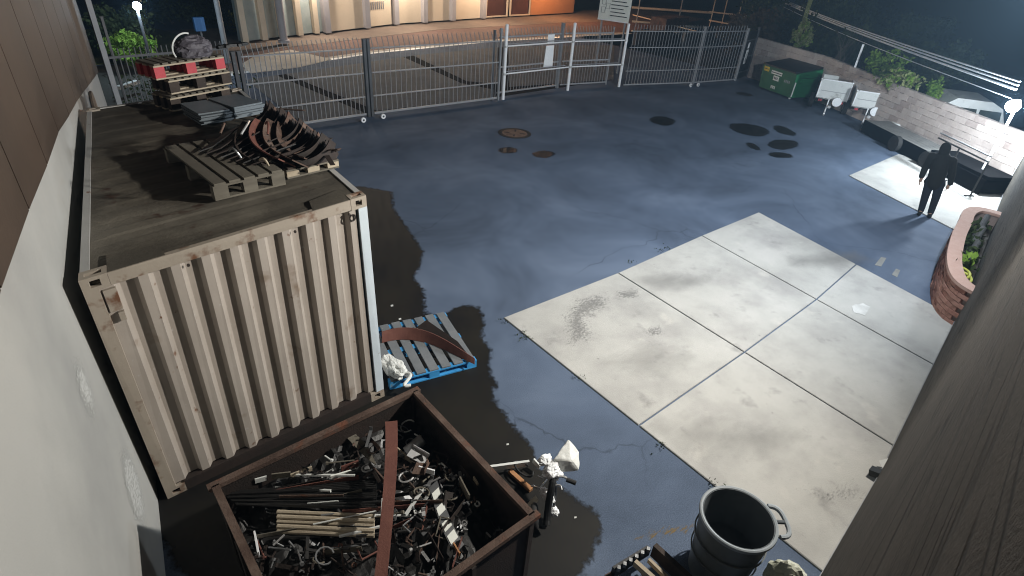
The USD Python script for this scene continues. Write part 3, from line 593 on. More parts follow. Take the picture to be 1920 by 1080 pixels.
# two blocks of blue grey folded sheeting
for i, (a, b, h) in enumerate([((378, 238), (440, 228), .15), ((441, 226), (500, 214), .17)]):
    a3, b3 = G(*a, RZ+.02), G(*b, RZ+.02); x = b3-a3; x[2] = 0; L = np.linalg.norm(x); x /= L; y = np.array([-x[1], x[0], 0])
    t = T('sheet_stack', ['stack of folded blue grey sheeting, the left one behind the rusty heap', 'stack of folded blue grey sheeting, the right one behind the rusty heap'][i], 'sheet stack', a3, 'stacks of folded sheeting on the container roof')
    for k in range(6):
        c = a3 + x*(L/2+rng.uniform(-.02, .02)) + y*(.32+rng.uniform(-.03, .03)) + [0, 0, 0.02+k*h/6]; m = box(c, (L-rng.uniform(0.01, .05), .6, h/6-.006), math.atan2(x[1], x[0])+rng.uniform(-.03, .03)); t.add('folded_sheet', m, 'blue_grey_sheet')
# stack of red blocked pallets at the far end of the roof
O2 = G(312, 214, RZ); X2 = G(448, 186, RZ)-O2; X2[2] = 0; W2 = np.linalg.norm(X2); X2 /= W2; Y2 = np.array([-X2[1], X2[0], 0])
for k in range(3):
    sh = [0.10, 0.16, 0.0][k]
    pallet('red_block_pallet', ['lowest pallet of the stack at the far end of the container roof', 'middle pallet of the stack at the far end of the container roof', 'top pallet with red blocks of the stack on the container roof'][k],
           O2 + X2*sh + Y2*[0.0, .04, .02][k] + [0, 0, .01+k*.215], X2, Y2, W2-0.1-[.12, .1, 0][k], 0.42, 0.20, 9, ('wood_grey', 'wood_pale', ['wood_dark', 'wood_dark', 'pallet_red'][k]), 'pallets stacked on the far end of the roof')
mnd = O2 + X2*0.72 + Y2*.22 + [0, 0, .66]
single('tarp_roll', trimesh.Trimesh(*(lambda c: (c.vertices, c.faces))(crumple(mnd+[0, 0, .06], (.26, .18, .17), 9, amp=.3)), process=False), 'tarp_grey', 'grey bundled tarpaulin lying on the red blocked pallet stack', 'tarpaulin')
hoop = spline([mnd+X2*-.27+[0, 0, -.01], mnd+X2*-.29+[0, 0, .12], mnd+X2*-.20+[0, 0, .24], mnd+X2*-.02+[0, 0, .27]], 18)
single('wire_hoop', pipe(hoop, .012, 6), 'off_white', 'pale wire hoop around the grey tarpaulin on the pallet stack', 'hoop')
for i in range(5):
    b = mnd + X2*(.42+.1*i) + [0, 0, .05]; single('metal_bracket', box(b, (.12, .05, .04), rng.uniform(0, 3)), 'black_steel', 'small dark metal bracket right of the tarpaulin on the pallet stack', 'bracket', 'brackets on the pallet stack')

# ================================================================== SCRAP BIN
bx0, bx1, by0, by1, BH = 0.24, 2.14, 1.84, 3.66, 1.20
binT = T('scrap_bin', 'open rusty steel bin full of scrap metal in front of the container', 'bin', ((bx0+bx1)/2, (by0+by1)/2, 0))
cor = [np.array(q) for q in ((bx0, by0), (bx1, by0), (bx1, by1), (bx0, by1))]
for i in range(4):
    a, b = cor[i], cor[(i+1) % 4]; d = (b-a)/np.linalg.norm(b-a); n = np.array([-d[1], d[0]])
    A, Bq = np.r_[a+d*.03, 0], np.r_[b-d*.03, 0]; off = np.r_[n*.03, 0]
    side_p = binT.add('side_sheet', sheet([A+off+[0, 0, .10], Bq+off+[0, 0, .10], Bq+off+[0, 0, BH-.02], A+off+[0, 0, BH-.02]], .006), 'dark_rust')
    ext = .035 if i % 2 == 0 else -.036
    binT.add('rim', beam(np.r_[a-d*ext+n*.02, BH], np.r_[b+d*ext+n*.02, BH], .058, .045), 'rust', parent=None)
    binT.add('leg', beam(np.r_[a+(d+n)*.035, 0.02], np.r_[a+(d+n)*.035, BH-.028], .055, .055), 'dark_rust')
    for k in (1, 2):
        p = a+(b-a)*k/3+n*.005; binT.add('stiffener', beam(np.r_[p, .10], np.r_[p, BH-.03], .05, .04), 'dark_rust')
binT.add('floor', abox(bx0+.04, by0+.04, .08, bx1-.04, by1-.04, .098), 'dark_rust')
# the heap under the pieces one can tell apart
nx = 46; gx, gy = np.meshgrid(np.linspace(bx0+.05, bx1-.05, nx), np.linspace(by0+.05, by1-.05, nx), indexing='ij')
hz = .78 + .20*meshkit.fbm(np.stack([gx*3, gy*3, gx*0], -1), 4, 2) - .25*np.clip((gx-1.75)/.35, 0, 1) + .1*np.round(3*meshkit.noise(np.stack([gx*9, gy*9, gx*0], -1), 8))/3
idx = np.arange(nx*nx).reshape(nx, nx); q = np.stack([idx[:-1, :-1], idx[1:, :-1], idx[1:, 1:], idx[:-1, 1:]], -1).reshape(-1, 4)
single('scrap_heap', (np.stack([gx, gy, hz], -1).reshape(-1, 3), q), 'black_steel', 'black mass of scrap filling the bottom of the rusty bin', 'scrap metal', kind='stuff')
SG = 'pieces of scrap in the bin'
def gz(x, y): return .62 + .10*math.sin(x*7+y*5) - .25*min(1, max(0, (x-1.75)/.35))
SZ = .80
# big pieces told apart in the photograph
single('rusty_bar', ribbon(spline([G(722, 792, 1.16), G(722, 860, 1.26), G(713, 980, 1.30), G(700, 1100, 1.24)], 20), spline([G(745, 790, 1.16), G(745, 860, 1.26), G(736, 980, 1.30), G(724, 1100, 1.24)], 20), .016), 'bright_rust', 'long bent rusty red flat bar lying across the whole scrap bin', 'bar')
mf = tube(G(762, 848, .92), G(793, 823, 1.0), .055, 18); single('steel_canister', cat_([mf, tube(G(752, 856, .90), G(763, 847, .92), .025, 10)]), 'grey_steel', 'grey cylindrical canister at the far end of the bin', 'canister')
single('tan_board', beam(G(737, 838, .90), G(790, 885, .86), .012, .10, (0, 0, 1)), 'wood_pale', 'short tan board lying below the grey canister in the bin', 'board')
single('angle_plate', ribbon([G(642, 812, 1.02), G(668, 840, 1.03), G(695, 866, 1.02)], [G(658, 806, 1.02), G(690, 836, 1.03), G(706, 872, 1.02)], .01), 'wood_grey', 'flat brown plate lying near the far rim, left of the red bar', 'plate')
single('curved_white_plate', ribbon(spline([G(724, 922, .92), G(752, 920, .94), G(776, 940, .92)], 10), spline([G(726, 936, .92), G(752, 938, .93), G(774, 946, .92)], 10), .006), 'white_paint', 'small curved white plate right of the red bar in the bin', 'plate')
st_ = T('steel_strap', 'long grey steel strap with white labels running down the right of the bin', 'strap', G(830, 960, .85))
sp = spline([G(812, 908, 1.04), G(822, 940, 1.05), G(838, 985, 1.05), G(862, 1030, 1.04)], 18); sd = np.array([0.05, 0.012, 0])
st_.add('strap', ribbon(sp-sd, sp+sd, .008), 'grey_steel')
for a in (2, 6, 10, 13):
    st_.add('label', ribbon(sp[a:a+3]-sd*.8+[0, 0, .007], sp[a:a+3]+sd*.8+[0, 0, .007], .003), 'paper_white')
for k in range(5):
    a, b = G(520, 960+k*9, 1.03+.02*(k % 2)), G(702, 968+k*9, 1.05+.02*(k % 2))
    single('pale_tube', tube(a, b, .019, 8), 'wood_pale', 'pale straight tube in the bundle of five left of the red bar', 'tube', 'bundle of pale tubes in the bin')
for k in range(16):
    y = 915+k*3.4; a, b = G(425+abs(k-6)*2, 922+k*1.6, 1.02+.012*(k % 4)), G(706, 900+k*3.6, 1.03+.012*(k % 5))
    single('black_rod', tube(a, b, .009, 6), 'black_steel', 'long thin black steel rod in the bundle converging at the left of the bin', 'rod', 'bundle of black rods in the bin')
for (p1, p2, w, mt, lb) in [((478, 902), (500, 896), .05, 'off_white', 'small pale plate at the far left of the bin rods'), ((510, 893), (545, 889), .06, 'wood_grey', 'grey board scrap above the black rods'), ((545, 893), (585, 878), .05, 'wood_pale', 'pale bent strip above the black rods'),
                            ((620, 896), (668, 882), .05, 'paper_white', 'cream white board end left of the red bar'), ((640, 880), (672, 868), .07, 'bright_rust', 'red plate scrap left of the red bar'), ((700, 880), (722, 905), .08, 'rust', 'rusty plate just beside the red bar'),
                            ((478, 1000), (485, 1040), .07, 'white_paint', 'white bottle shaped strip near the left rim'), ((620, 1030), (690, 1022), .025, 'grey_steel', 'grey bolt rod below the pale tubes'), ((862, 900), (880, 935), .10, 'wood_grey', 'grey bent sheet at the right of the bin'),
                            ((888, 896), (896, 910), .05, 'wood_pale', 'small pale tag near the right wall of the bin'), ((850, 1020), (862, 1040), .05, 'wood_orange', 'orange brown knob at the near rim'), ((785, 878), (815, 886), .06, 'white_paint', 'bright white scrap piece below the canister')]:
    single('scrap_piece', beam(G(*p1, 1.06), G(*p2, 1.05), .012, w), mt, lb, 'scrap metal')
for px in [(690, 800), (672, 803), (755, 806), (742, 820), (770, 830), (765, 800)]:
    c = G(*px, .90); a = np.linspace(0, rng.uniform(4, 6), 18); r = rng.uniform(.04, .075); ax = rng.uniform(-.6, .6, 2)
    single('cable_loop', pipe(np.stack([c[0]+r*np.cos(a), c[1]+r*np.sin(a), c[2]+r*ax[0]*np.cos(a)+.03*a/6], 1), .007, 6), random.choice(['grey_steel', 'off_white', 'black_steel']), 'loop of thin pipe at the far rim of the bin', 'pipe', 'pipe loops at the far rim of the bin')
def small(kind, c, s, yaw, mt):
    if kind == 0: m = cat_([box((0, 0, 0), (s, .03, .006)), box((s/2-.003, 0, .02), (.006, .03, .045))])
    elif kind == 1: m = cat_([box((0, 0, 0), (s*.8, s*.5, .006)), box((0, s*.25, .02), (s*.8, .006, .04))])
    elif kind == 2: m = tube((-s/2, 0, 0), (s/2, 0, .02), .008, 7)
    elif kind == 3: m = cat_([tube((-s/2, 0, 0), (s/2, 0, 0), .007, 7), tube((s/2, 0, 0), (s/2+.02, 0, 0), .016, 6)])
    elif kind == 4:
        a = np.linspace(0, 2*np.pi*.85, 12); m = pipe(np.stack([s*.3*np.cos(a), s*.3*np.sin(a), a*0], 1), .008, 6)
    elif kind == 5: m = pipe([(-s/2, 0, 0), (-s/2, s*.5, 0), (s/2, s*.5, 0), (s/2, 0, .01)], .008, 6)
    else: m = cat_([box((0, 0, 0), (s, s*.12, .012)), box((s*.1, s*.2, .004), (s*.12, s*.5, .01))])
    m.apply_transform(trimesh.transformations.euler_matrix(rng.uniform(-.5, .5), rng.uniform(-.5, .5), yaw)); m.apply_translation(c); return m
NM = ['angle_bracket', 'channel_bracket', 'short_rod', 'bolt', 'steel_ring', 'square_hook', 'flat_bracket']
LB = ['small steel angle bracket among the scrap in the bin', 'small steel channel bracket among the scrap in the bin', 'short steel rod among the scrap in the bin', 'loose bolt among the scrap in the bin', 'open steel ring among the scrap in the bin', 'square bent hook among the scrap in the bin', 'flat cross bracket among the scrap in the bin']
for i in range(250):
    if i < 150: px, py = rng.normal(828, 44), rng.normal(930, 56)
    elif i < 215: px, py = rng.uniform(440, 880), rng.uniform(1005, 1085)
    else: px, py = rng.uniform(560, 720), rng.uniform(815, 890)
    c = G(px, py, rng.uniform(.98, 1.10) if px < 800 else rng.uniform(.88, 1.04))
    if not (bx0+.1 < c[0] < bx1-.16 and by0-.05 < c[1] < by1-.12): continue
    c[1] = max(c[1], by0+.1)
    k = int(rng.integers(0, 7)); mt = random.choices(['black_steel', 'grey_steel', 'bright_steel', 'off_white', 'rust', 'dark_rust', 'wood_grey', 'bright_rust'], [9, 5, 1.8, 1.4, 3, 6, 1.5, .9])[0]
    single(NM[k], small(k, c, rng.choice([.05, .07, .10, .16, .22]), rng.uniform(0, 6.3), mt), mt, LB[k], 'scrap metal', NM[k].replace('_', ' ') + 's loose in the scrap bin')

for i in range(40):
    p_ = (rng.uniform(470, 690), rng.uniform(880, 1050)) if i % 4 else (rng.uniform(730, 880), rng.uniform(860, 1010))
    q_ = (p_[0]+rng.uniform(60, 170), p_[1]+rng.uniform(-30, 14)) if i % 4 else (p_[0]+rng.uniform(-60, 60), p_[1]+rng.uniform(20, 70))
    c0, c1 = G(*p_, rng.uniform(.99, 1.08)), G(*q_, rng.uniform(.99, 1.08))
    c0, c1 = [np.array([min(max(c[0], bx0+.08), bx1-.12), min(max(c[1], by0+.06), by1-.10), c[2]]) for c in (c0, c1)]
    if i % 2: single('long_rod', tube(c0, c1, rng.uniform(.006, .014), 6), random.choice(['black_steel', 'black_steel', 'grey_steel', 'dark_rust', 'off_white']), 'long loose steel rod lying across the scrap in the bin', 'scrap metal', 'long loose rods in the bin')
    else: single('flat_bar', beam(c0, c1, .006, rng.uniform(.03, .07)), random.choice(['black_steel', 'dark_rust', 'rust', 'wood_grey', 'bright_rust']), 'long loose flat bar lying across the scrap in the bin', 'scrap metal', 'long loose flat bars in the bin')
# ================================================================== STAINS, MANHOLE, MARKS
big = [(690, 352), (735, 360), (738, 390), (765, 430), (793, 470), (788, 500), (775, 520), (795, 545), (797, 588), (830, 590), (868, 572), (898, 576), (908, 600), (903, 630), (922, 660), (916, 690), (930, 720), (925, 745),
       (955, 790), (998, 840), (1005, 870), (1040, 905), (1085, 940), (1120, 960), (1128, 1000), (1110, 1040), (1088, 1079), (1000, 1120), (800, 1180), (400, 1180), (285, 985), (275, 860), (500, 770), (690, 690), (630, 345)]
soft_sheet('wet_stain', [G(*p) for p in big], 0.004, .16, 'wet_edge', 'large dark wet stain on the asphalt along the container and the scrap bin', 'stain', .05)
zs_ = .0245
for (px, lb, mt, mg) in [([(1050, 590), (1075, 560), (1135, 545), (1150, 575), (1110, 600), (1120, 640), (1060, 655)], 'dark speckled scuff at the left corner of the concrete slab', 'scuff', .25), ([(1205, 615), (1240, 605), (1248, 630), (1215, 635)], 'small round dark scuff beside the long slab joint', 'scuff', .15), ([(1150, 545), (1200, 540), (1205, 560), (1160, 565)], 'faint speckled scuff next to the left joint of the slab', 'scuff', .15),
                         ([(1190, 525), (1240, 510), (1330, 520), (1320, 540), (1240, 545)], 'dark smear across the upper left slab panel', 'smear', .3), ([(1230, 805), (1300, 780), (1420, 800), (1500, 820), (1430, 850), (1300, 850)], 'broad dark smear across the near slab panel', 'smear', .4), ([(1130, 680), (1220, 640), (1300, 670), (1240, 710)], 'dull dark smear on the left slab panel', 'smear', .35),
                         ([(1500, 920), (1600, 905), (1640, 930), (1560, 950)], 'fine dark scratches on the slab by the stucco wall', 'scuff', .25), ([(1470, 480), (1600, 470), (1640, 490), (1560, 505), (1480, 500)], 'dull smear on the upper right slab panel', 'smear', .3)]:
    soft_sheet('slab_scuff', [G(*p, .02) for p in px], zs_, mg, mt, lb, 'stain', .05, 'scuffs on the concrete slab'); zs_ += .0015
for (cy_, cz_, ry, rz, lb) in [(4.15, 2.15, .28, .30, 'patch of peeling paint high on the white wall'), (4.25, .95, .42, .42, 'larger patch of peeling paint low on the white wall')]:
    soft_sheet('peeling_paint', [(cy_+ry*math.cos(a), cz_+rz*math.sin(a)) for a in np.linspace(0, 6.28, 24)], 0, .2, 'peel', lb, 'paint patch', .05, 'peeling paint on the white wall', zfun=lambda v: np.stack([np.array([*(lw(y)+np.array([ldir[1], -ldir[0]])*.004), z]) for y, z, _ in v]))
OS = [(951, 281, 18, 5, 0, 'small oval oil stain below the manhole cover'), (1018, 290, 19, 7, -.05, 'oil stain right of the oval one below the manhole'), (1242, 227, 23, 9, .15, 'single dark oil stain in the middle of the yard before the right gate'),
      (1402, 243, 36, 11, .15, 'largest oil stain in the group in front of the white trailers'), (1470, 245, 23, 7, .3, 'thin elongated oil stain nearest the white trailers'), (1474, 272, 26, 9, -.05, 'kidney shaped oil stain in the group before the trailers'),
      (1462, 291, 20, 5, .05, 'lowest flat oil stain in the group before the trailers'), (1410, 275, 12, 4, .4, 'smallest oil stain in the group before the trailers'), (1394, 176, 14, 3, .15, 'faint streak of oil left of the green dumpster')]
for i, (x, y, a, b, r, lb) in enumerate(OS):
    E_ = ellipse_px(x, y, a, b, r); E_[:, :2] += .35*np.stack([meshkit.fbm(E_*.9+i*9, 3, i)-.5, meshkit.fbm(E_*.9+50+i*5, 3, i)-.5], 1)
    soft_sheet('oil_stain', E_, .004, .13, 'oil_edge', lb, 'oil stain', .06, 'oil stains on the asphalt')
mh = G(965, 250); mt_ = T('manhole_cover', 'rusty brown round manhole cover flush in the asphalt', 'manhole cover', mh)
mt_.add('ring', revolve([(.40, 0.001), (.50, 0.001), (.50, .012), (.40, .012), (.40, 0.001)], mh), 'dark_rust')
mt_.add('lid', revolve([(0, 0.001), (.385, 0.001), (.385, .010), (0, .010)], mh), 'manhole_iron')
for a in range(8):
    p = mh + [.24*math.cos(a*.785), .24*math.sin(a*.785), .012]; mt_.add('lid_rib', box(p, (.16, .05, .006), a*.785), 'dark_rust' if a % 2 else 'manhole_iron')
for i, (px, lb) in enumerate([([(1640, 497), (1652, 482), (1662, 484), (1652, 500)], 'pale rectangular paint mark on the asphalt, the one farther from the brick planter'), ([(1672, 515), (1680, 504), (1688, 507), (1682, 520)], 'pale rectangular paint mark on the asphalt, the one nearer the brick planter')]):
    single('paint_mark', poly([G(*p) for p in px], .0005, .004), 'pale_mark', lb, 'paint mark', 'pale paint marks on the asphalt')
soft_sheet('yellow_paint', [G(*p) for p in [(1180, 1012), (1215, 992), (1262, 985), (1310, 978), (1300, 1000), (1230, 1012)]], .0035, .12, 'yellow_worn', 'worn yellow paint left of the trash can', 'paint mark', .03)
single('white_splash', blob([G(*p, .02) for p in [(1598, 575), (1618, 566), (1636, 574), (1622, 592), (1604, 590)]], .027, .12, 3, 6, .05), 'white_mark', 'white paint splash on the concrete slab near the brick planter', 'paint mark')
# weeds along the slab edge
def leaf_quads(C, size, up=0.3, seed=0, droop=0.0):
    r = np.random.default_rng(seed); n = len(C); size = np.broadcast_to(size, (n,)); d = r.normal(size=(n, 3)); d[:, 2] += up; d /= np.linalg.norm(d, axis=1, keepdims=True)
    s = np.cross(d, r.normal(size=(n, 3))); s /= np.linalg.norm(s, axis=1, keepdims=True); L = (size*r.uniform(.7, 1.3, n))[:, None]
    v = np.stack([C-d*L*.5, C+s*L*.28, C+d*L*.55, C-s*L*.28], 1).reshape(-1, 3); q = np.arange(4*n).reshape(n, 4); return (v, q)
for i in range(9):
    t_ = rng.uniform(0, 1); a, b = (Fp[0], Np[0]) if i % 3 else (Fp[0], Fp[2]); p = a+(b-a)*t_*.8; p = p + [rng.uniform(-.05, .0), rng.uniform(0, .02) if i % 3 else .04, 0]
    C = p + rng.normal(size=(14, 3))*[.05, .05, .015] + [0, 0, .03]; C[:, 2] = np.maximum(C[:, 2], .012)
    single('weed', leaf_quads(C, .035, 1.2, 50+i), 'leaf_dark', 'small dark weed in the joint along the edge of the concrete slab', 'weed', 'weeds along the slab edge', 'stuff')
# litter on the dark stain
for i, (x, y) in enumerate([(750, 598), (952, 833), (1079, 970), (735, 573)]):
    single('litter', sheet([G(x-2.5, y-1, .006), G(x+2, y-2, .012), G(x+2.5, y+1, .01), G(x-2, y+2, .006)], .003), 'off_white', 'tiny white scrap of litter on the dark stain', 'litter', 'litter scraps on the asphalt')

# ================================================================== SCOOTER, STICKS, TRASH CAN, WOOD
sb = G(1030, 950); sc = T('scooter', 'white scooter with front shield and black grips leaning beside the scrap bin', 'scooter', sb)
hd = G(1052, 868, .55)
shield = np.array([G(1035, 852, .62), G(1047, 862, .68), G(1066, 828, .72), G(1081, 850, .66), G(1080, 880, .55), G(1056, 880, .50)])
shp = [G(1042, 862, .60), G(1066, 829, .60), G(1082, 850, .60), G(1080, 879, .52), G(1056, 881, .52), G(1046, 874, .54)]; shc = np.mean(shp, 0); shn = np.array([.25, -.5, .8])
hm = manifold3d.Manifold.batch_hull([manifold3d.Manifold.sphere(.022, 10).translate(tuple(q)) for q in shp] + [manifold3d.Manifold.sphere(.035, 10).translate(tuple(shc+shn*.06+o)) for o in (np.array([.02, .02, 0]), np.array([-.02, -.03, 0]))]).refine_to_length(.02).to_mesh()
hv = hm.vert_properties[:, :3]; hv = hv + .035*(np.stack([meshkit.fbm(hv*9+k*11, 3, k) for k in range(3)], 1)-.5)
sc.add('front_shield', trimesh.Trimesh(hv, hm.tri_verts, process=False), 'bag_white')
sc.add('headset', crumple(G(1036, 882, .50), (.12, .10, .09), 12), 'white_paint')
sc.add('head_fairing', crumple(G(1022, 862, .52), (.08, .05, .05), 13), 'white_paint')
sc.add('stem', pipe(spline([G(1040, 880, .50), G(1034, 915, .42), G(1028, 950, .25), G(1025, 985, .12)], 14), .036, 10), 'black_plastic')
hb = sc.add('handlebar', pipe(spline([G(1018, 893, .45), G(1035, 895, .50), G(1052, 893, .50), G(1066, 900, .48)], 12), .013), 'bright_steel')
sc.add('grip', tube(G(1062, 899, .48), G(1080, 906, .47), .024, 10), 'rubber', parent=hb)
sc.add('brake_lever', pipe(spline([G(1042, 910, .44), G(1050, 910, .45), G(1053, 918, .44)], 8), .008), 'bright_steel')
sc.add('front_fork', pipe(spline([G(1042, 905, .40), G(1040, 940, .26), G(1036, 962, .12)], 10), .014), 'grey_steel')
fd = sc.add('fender', crumple(G(1036, 956, .16), (.05, .08, .05), 14, amp=.25), 'white_paint')
sc.add('side_cover', crumple(G(1026, 928, .28), (.05, .10, .06), 15, amp=.25), 'white_paint')
wc = G(1003, 968, .13); tor = trimesh.creation.torus(.10, .035, 24, 10); tor.apply_transform(trimesh.transformations.euler_matrix(math.pi/2.3, .2, .8)); tor.apply_translation(wc)
wh = sc.add('wheel', tor, 'rubber', smooth=True)
hubm = trimesh.creation.cylinder(.04, .05, sections=14); hubm.apply_transform(trimesh.transformations.euler_matrix(math.pi/2.3, .2, .8)); hubm.apply_translation(wc); sc.add('hub', hubm, 'grey_steel', parent=wh)
sc.add('rear_rack', pipe([G(1008, 893, .28), G(1025, 900, .30), G(1012, 915, .30), G(996, 911, .26)], .009), 'bright_steel')
sc.add('kickstand', pipe(spline([G(1000, 910, .22), G(1012, 917, .2), G(1022, 914, .22)], 8), .009), 'bright_steel')
sc.add('footboard', ribbon([G(985, 950, .06), G(995, 938, .08), G(1005, 930, .10)], [G(990, 962, .06), G(1000, 950, .08), G(1010, 938, .10)], .02), 'wood_pale')
single('white_plank', beam(G(905, 880, .12), G(992, 868, .12), .03, .07), 'off_white', 'long white painted plank lying between the bin and the scooter', 'plank')
single('broken_plank', beam(G(1000, 863, .12), G(1012, 876, .10), .02, .07), 'off_white', 'short broken white plank at the end of the long plank', 'plank')
single('orange_stick', beam(G(956, 883, .03), G(996, 919, .03), .05, .04), 'wood_orange', 'short orange brown timber on the ground between bin and scooter', 'timber')
lp = G(982, 880, .12); a = np.linspace(0, 5.4, 22); single('black_hose', pipe(np.stack([lp[0]+.07*np.cos(a), lp[1]+.13*np.sin(a), lp[2]+a*.004], 1), .012, 6), 'rubber', 'loop of black hose over the white plank', 'hose')

tc = np.array([*G(1385, 970, .82)[:2], 0]); can = T('trash_can', 'big grey plastic trash can without lid at the bottom of the picture', 'trash can', tc)
Rr = .345
can.add('body', revolve([(0, .005), (.255, .005), (.262, .02), (.29, .40), (.318, .74), (.318, .80), (.306, .80), (.300, .74), (.275, .40), (.245, .03), (0, .03)], tc, 48), 'can_grey', smooth=40)
can.add('liner', revolve([(.0, .36), (.266, .36), (.305, .76), (.311, .818), (.305, .818), (.299, .74), (.258, .37), (0, .37)], tc, 48), 'can_inside', smooth=40)
can.add('rim', revolve([(.312, .792), (Rr-.006, .786), (Rr-.001, .80), (Rr-.004, .822), (.330, .829), (.314, .822), (.312, .792)], tc, 64), 'can_rim_lit', smooth=40)
hdir = G(1455, 975, .8)-G(1385, 970, .8); hdir[2] = 0; hdir /= np.linalg.norm(hdir); hs = np.array([-hdir[1], hdir[0], 0])
ha = [tc+[0, 0, .80]+hdir*(Rr-.02)+hs*.16, tc+[0, 0, .80]+hdir*(Rr+.07)+hs*.12, tc+[0, 0, .80]+hdir*(Rr+.09), tc+[0, 0, .80]+hdir*(Rr+.07)-hs*.12, tc+[0, 0, .80]+hdir*(Rr-.02)-hs*.16]
can.add('handle', pipe(spline(ha, 18), .022), 'can_rim_lit'); can.add('handle_web', tube(tc+[0, 0, .795]+hdir*(Rr-.01), tc+[0, 0, .795]+hdir*(Rr+.085), .018), 'can_inside')
for z in (.30, .52): can.add('band', revolve([(.25+z*.08+.018, z), (.25+z*.08+.030, z+.004), (.25+z*.08+.032, z+.026), (.25+z*.08+.02, z+.03), (.25+z*.08+.018, z)], tc, 48), 'can_grey', smooth=40)
single('plastic_sack', crumple(tc+hdir*.50-hs*.30+[0, 0, .26], (.15, .20, .30), 21, amp=.35), 'bag_olive', 'crumpled pale plastic sack leaning on the right of the trash can', 'sack')
# timber offcuts left of the can
WG = 'wood offcuts left of the trash can'
for (p1, p2, z, w, h, mt, lb) in [((1225, 1030), (1300, 1100), .30, .16, .05, 'wood_dark', 'wide dark brown board lying against the trash can'), ((1190, 1055), (1240, 1100), .28, .07, .04, 'wood_pale', 'pale timber offcut in front of the dark board'), ((1216, 1050), (1262, 1095), .30, .05, .03, 'wood_pale', 'thin pale strip of wood on top of the offcuts'),
                                  ((1150, 1072), (1215, 1032), .20, .10, .05, 'black_plastic', 'black ribbed strip at the far end of the offcuts'), ((1135, 1085), (1175, 1062), .12, .06, .04, 'rust', 'rusty offcut at the far left of the wood pile'), ((1205, 1068), (1225, 1100), .22, .06, .05, 'wood_orange', 'orange brown offcut under the pale timber')]:
    single('wood_offcut', beam(G(*p1, z), G(*p2, z), h, w), mt, lb, 'wood offcut', WG)
for i in range(6):
    p = G(1160+i*11, 1066-i*7, .26); single('slot_clip', box(p, (.035, .03, .05), .6), 'grey_steel', 'small metal clip along the black ribbed strip by the offcuts', 'clip', 'metal clips on the black strip')
# black downspout elbow at the foot of the building wall
e0 = G(1668, 868, .22); db = T('downspout_elbow', 'short black downspout elbow at the foot of the stucco wall', 'drain pipe', G(1655, 885))
db.add('elbow', cat_([beam(G(1632, 882, .09), G(1675, 898, .16), .10, .08)]), 'black_plastic'); db.add('cuff', beam(G(1652, 872, .10), G(1690, 862, .24), .12, .02), 'off_white')

# ================================================================== PLANTER
outl = np.array([(10.85, .80), (11.02, 1.10), (11.45, 1.34), (11.94, 1.50), (12.6, 1.65), (13.4, 1.80), (14.3, 1.93), (15.0, 2.00), (15.32, 1.88), (15.42, 1.62), (15.42, 1.42)])
OUT = spline(np.c_[outl, np.zeros(len(outl))], 160)[:, :2]
tn = np.gradient(OUT, axis=0); tn /= np.linalg.norm(tn, axis=1, keepdims=True); NR = np.stack([tn[:, 1], -tn[:, 0]], 1)   # inwards
PH = .66
pl = T('brick_planter', 'curved red brick planter with a smooth ledge against the stucco building', 'planter', (13, 1.5, 0))
core = sg.Polygon(np.vstack([OUT+NR*.03, (OUT+NR*.17)[::-1]])).buffer(0)
cm = trimesh.creation.extrude_polygon(core, PH-.01, engine='earcut'); cm.apply_translation((0, 0, .003)); pl.add('core', cm, 'mortar')
cap = sg.Polygon(np.vstack([OUT-NR*.03, (OUT+NR*.20)[::-1]])).buffer(0); cm = trimesh.creation.extrude_polygon(cap, .055, engine='earcut'); cm.apply_translation((0, 0, PH)); pl.add('ledge', cm, 'planter_brick_c')
s = np.r_[0, np.cumsum(np.linalg.norm(np.diff(OUT, axis=0), axis=1))]
at = lambda d: (np.array([np.interp(d, s, OUT[:, k]) for k in (0, 1)]), np.array([np.interp(d, s, tn[:, k]) for k in (0, 1)]))
bl, bhh, nb = .20, .082, 0
for r in range(8):
    d = .02 + (bl/2 if r % 2 else 0)
    while d+bl-.012 < s[-1] and nb < 290:
        c, t2 = at(d+bl/2); n2 = np.array([t2[1], -t2[0]]); jit = rng.uniform(-.010, .010)
        pl.add('brick', box((*(c+n2*(.030+jit)), .008+r*bhh+bhh/2), (bl-.012, .075, bhh-.012), math.atan2(t2[1], t2[0])+rng.uniform(-.03, .03)), 'planter_brick_' + random.choice('aaab')); nb += 1; d += bl
inn = sg.Polygon(np.vstack([OUT+NR*.175, [(15.4, 1.50), (10.95, .87)]])).buffer(0)
cm = trimesh.creation.extrude_polygon(inn if inn.geom_type == 'Polygon' else max(inn.geoms, key=lambda g: g.area), .44, engine='earcut'); cm.apply_translation((0, 0, .003)); pl.add('soil', cm, 'soil')
hp = []
for t_ in np.linspace(0, 14, 70): hp.append((11.6+.22*math.cos(t_)+.03*t_/2, 1.12+.16*math.sin(t_)+.01*t_, .50+.006*t_))
single('garden_hose', pipe(hp, .022, 8), 'hose', 'coiled yellow green garden hose inside the near end of the brick planter', 'hose')
for i in range(9):
    c = np.array([12.1+i*.32, 1.20+i*.055+rng.uniform(-.05, .1), .45]); t_ = T('planter_plant', 'dark strappy plant growing inside the brick planter', 'plant', c, 'plants in the brick planter')
    t_.add('stem', tube(c, c+[0, 0, .12], .012, 6), 'bark')
    Cc = c + rng.normal(size=(26, 3))*[.09, .08, .07] + [0, 0, .16]; t_.add('foliage', leaf_quads(Cc, .13, .8, 80+i), 'leaf_dark' if i != 1 else 'leaf_green')
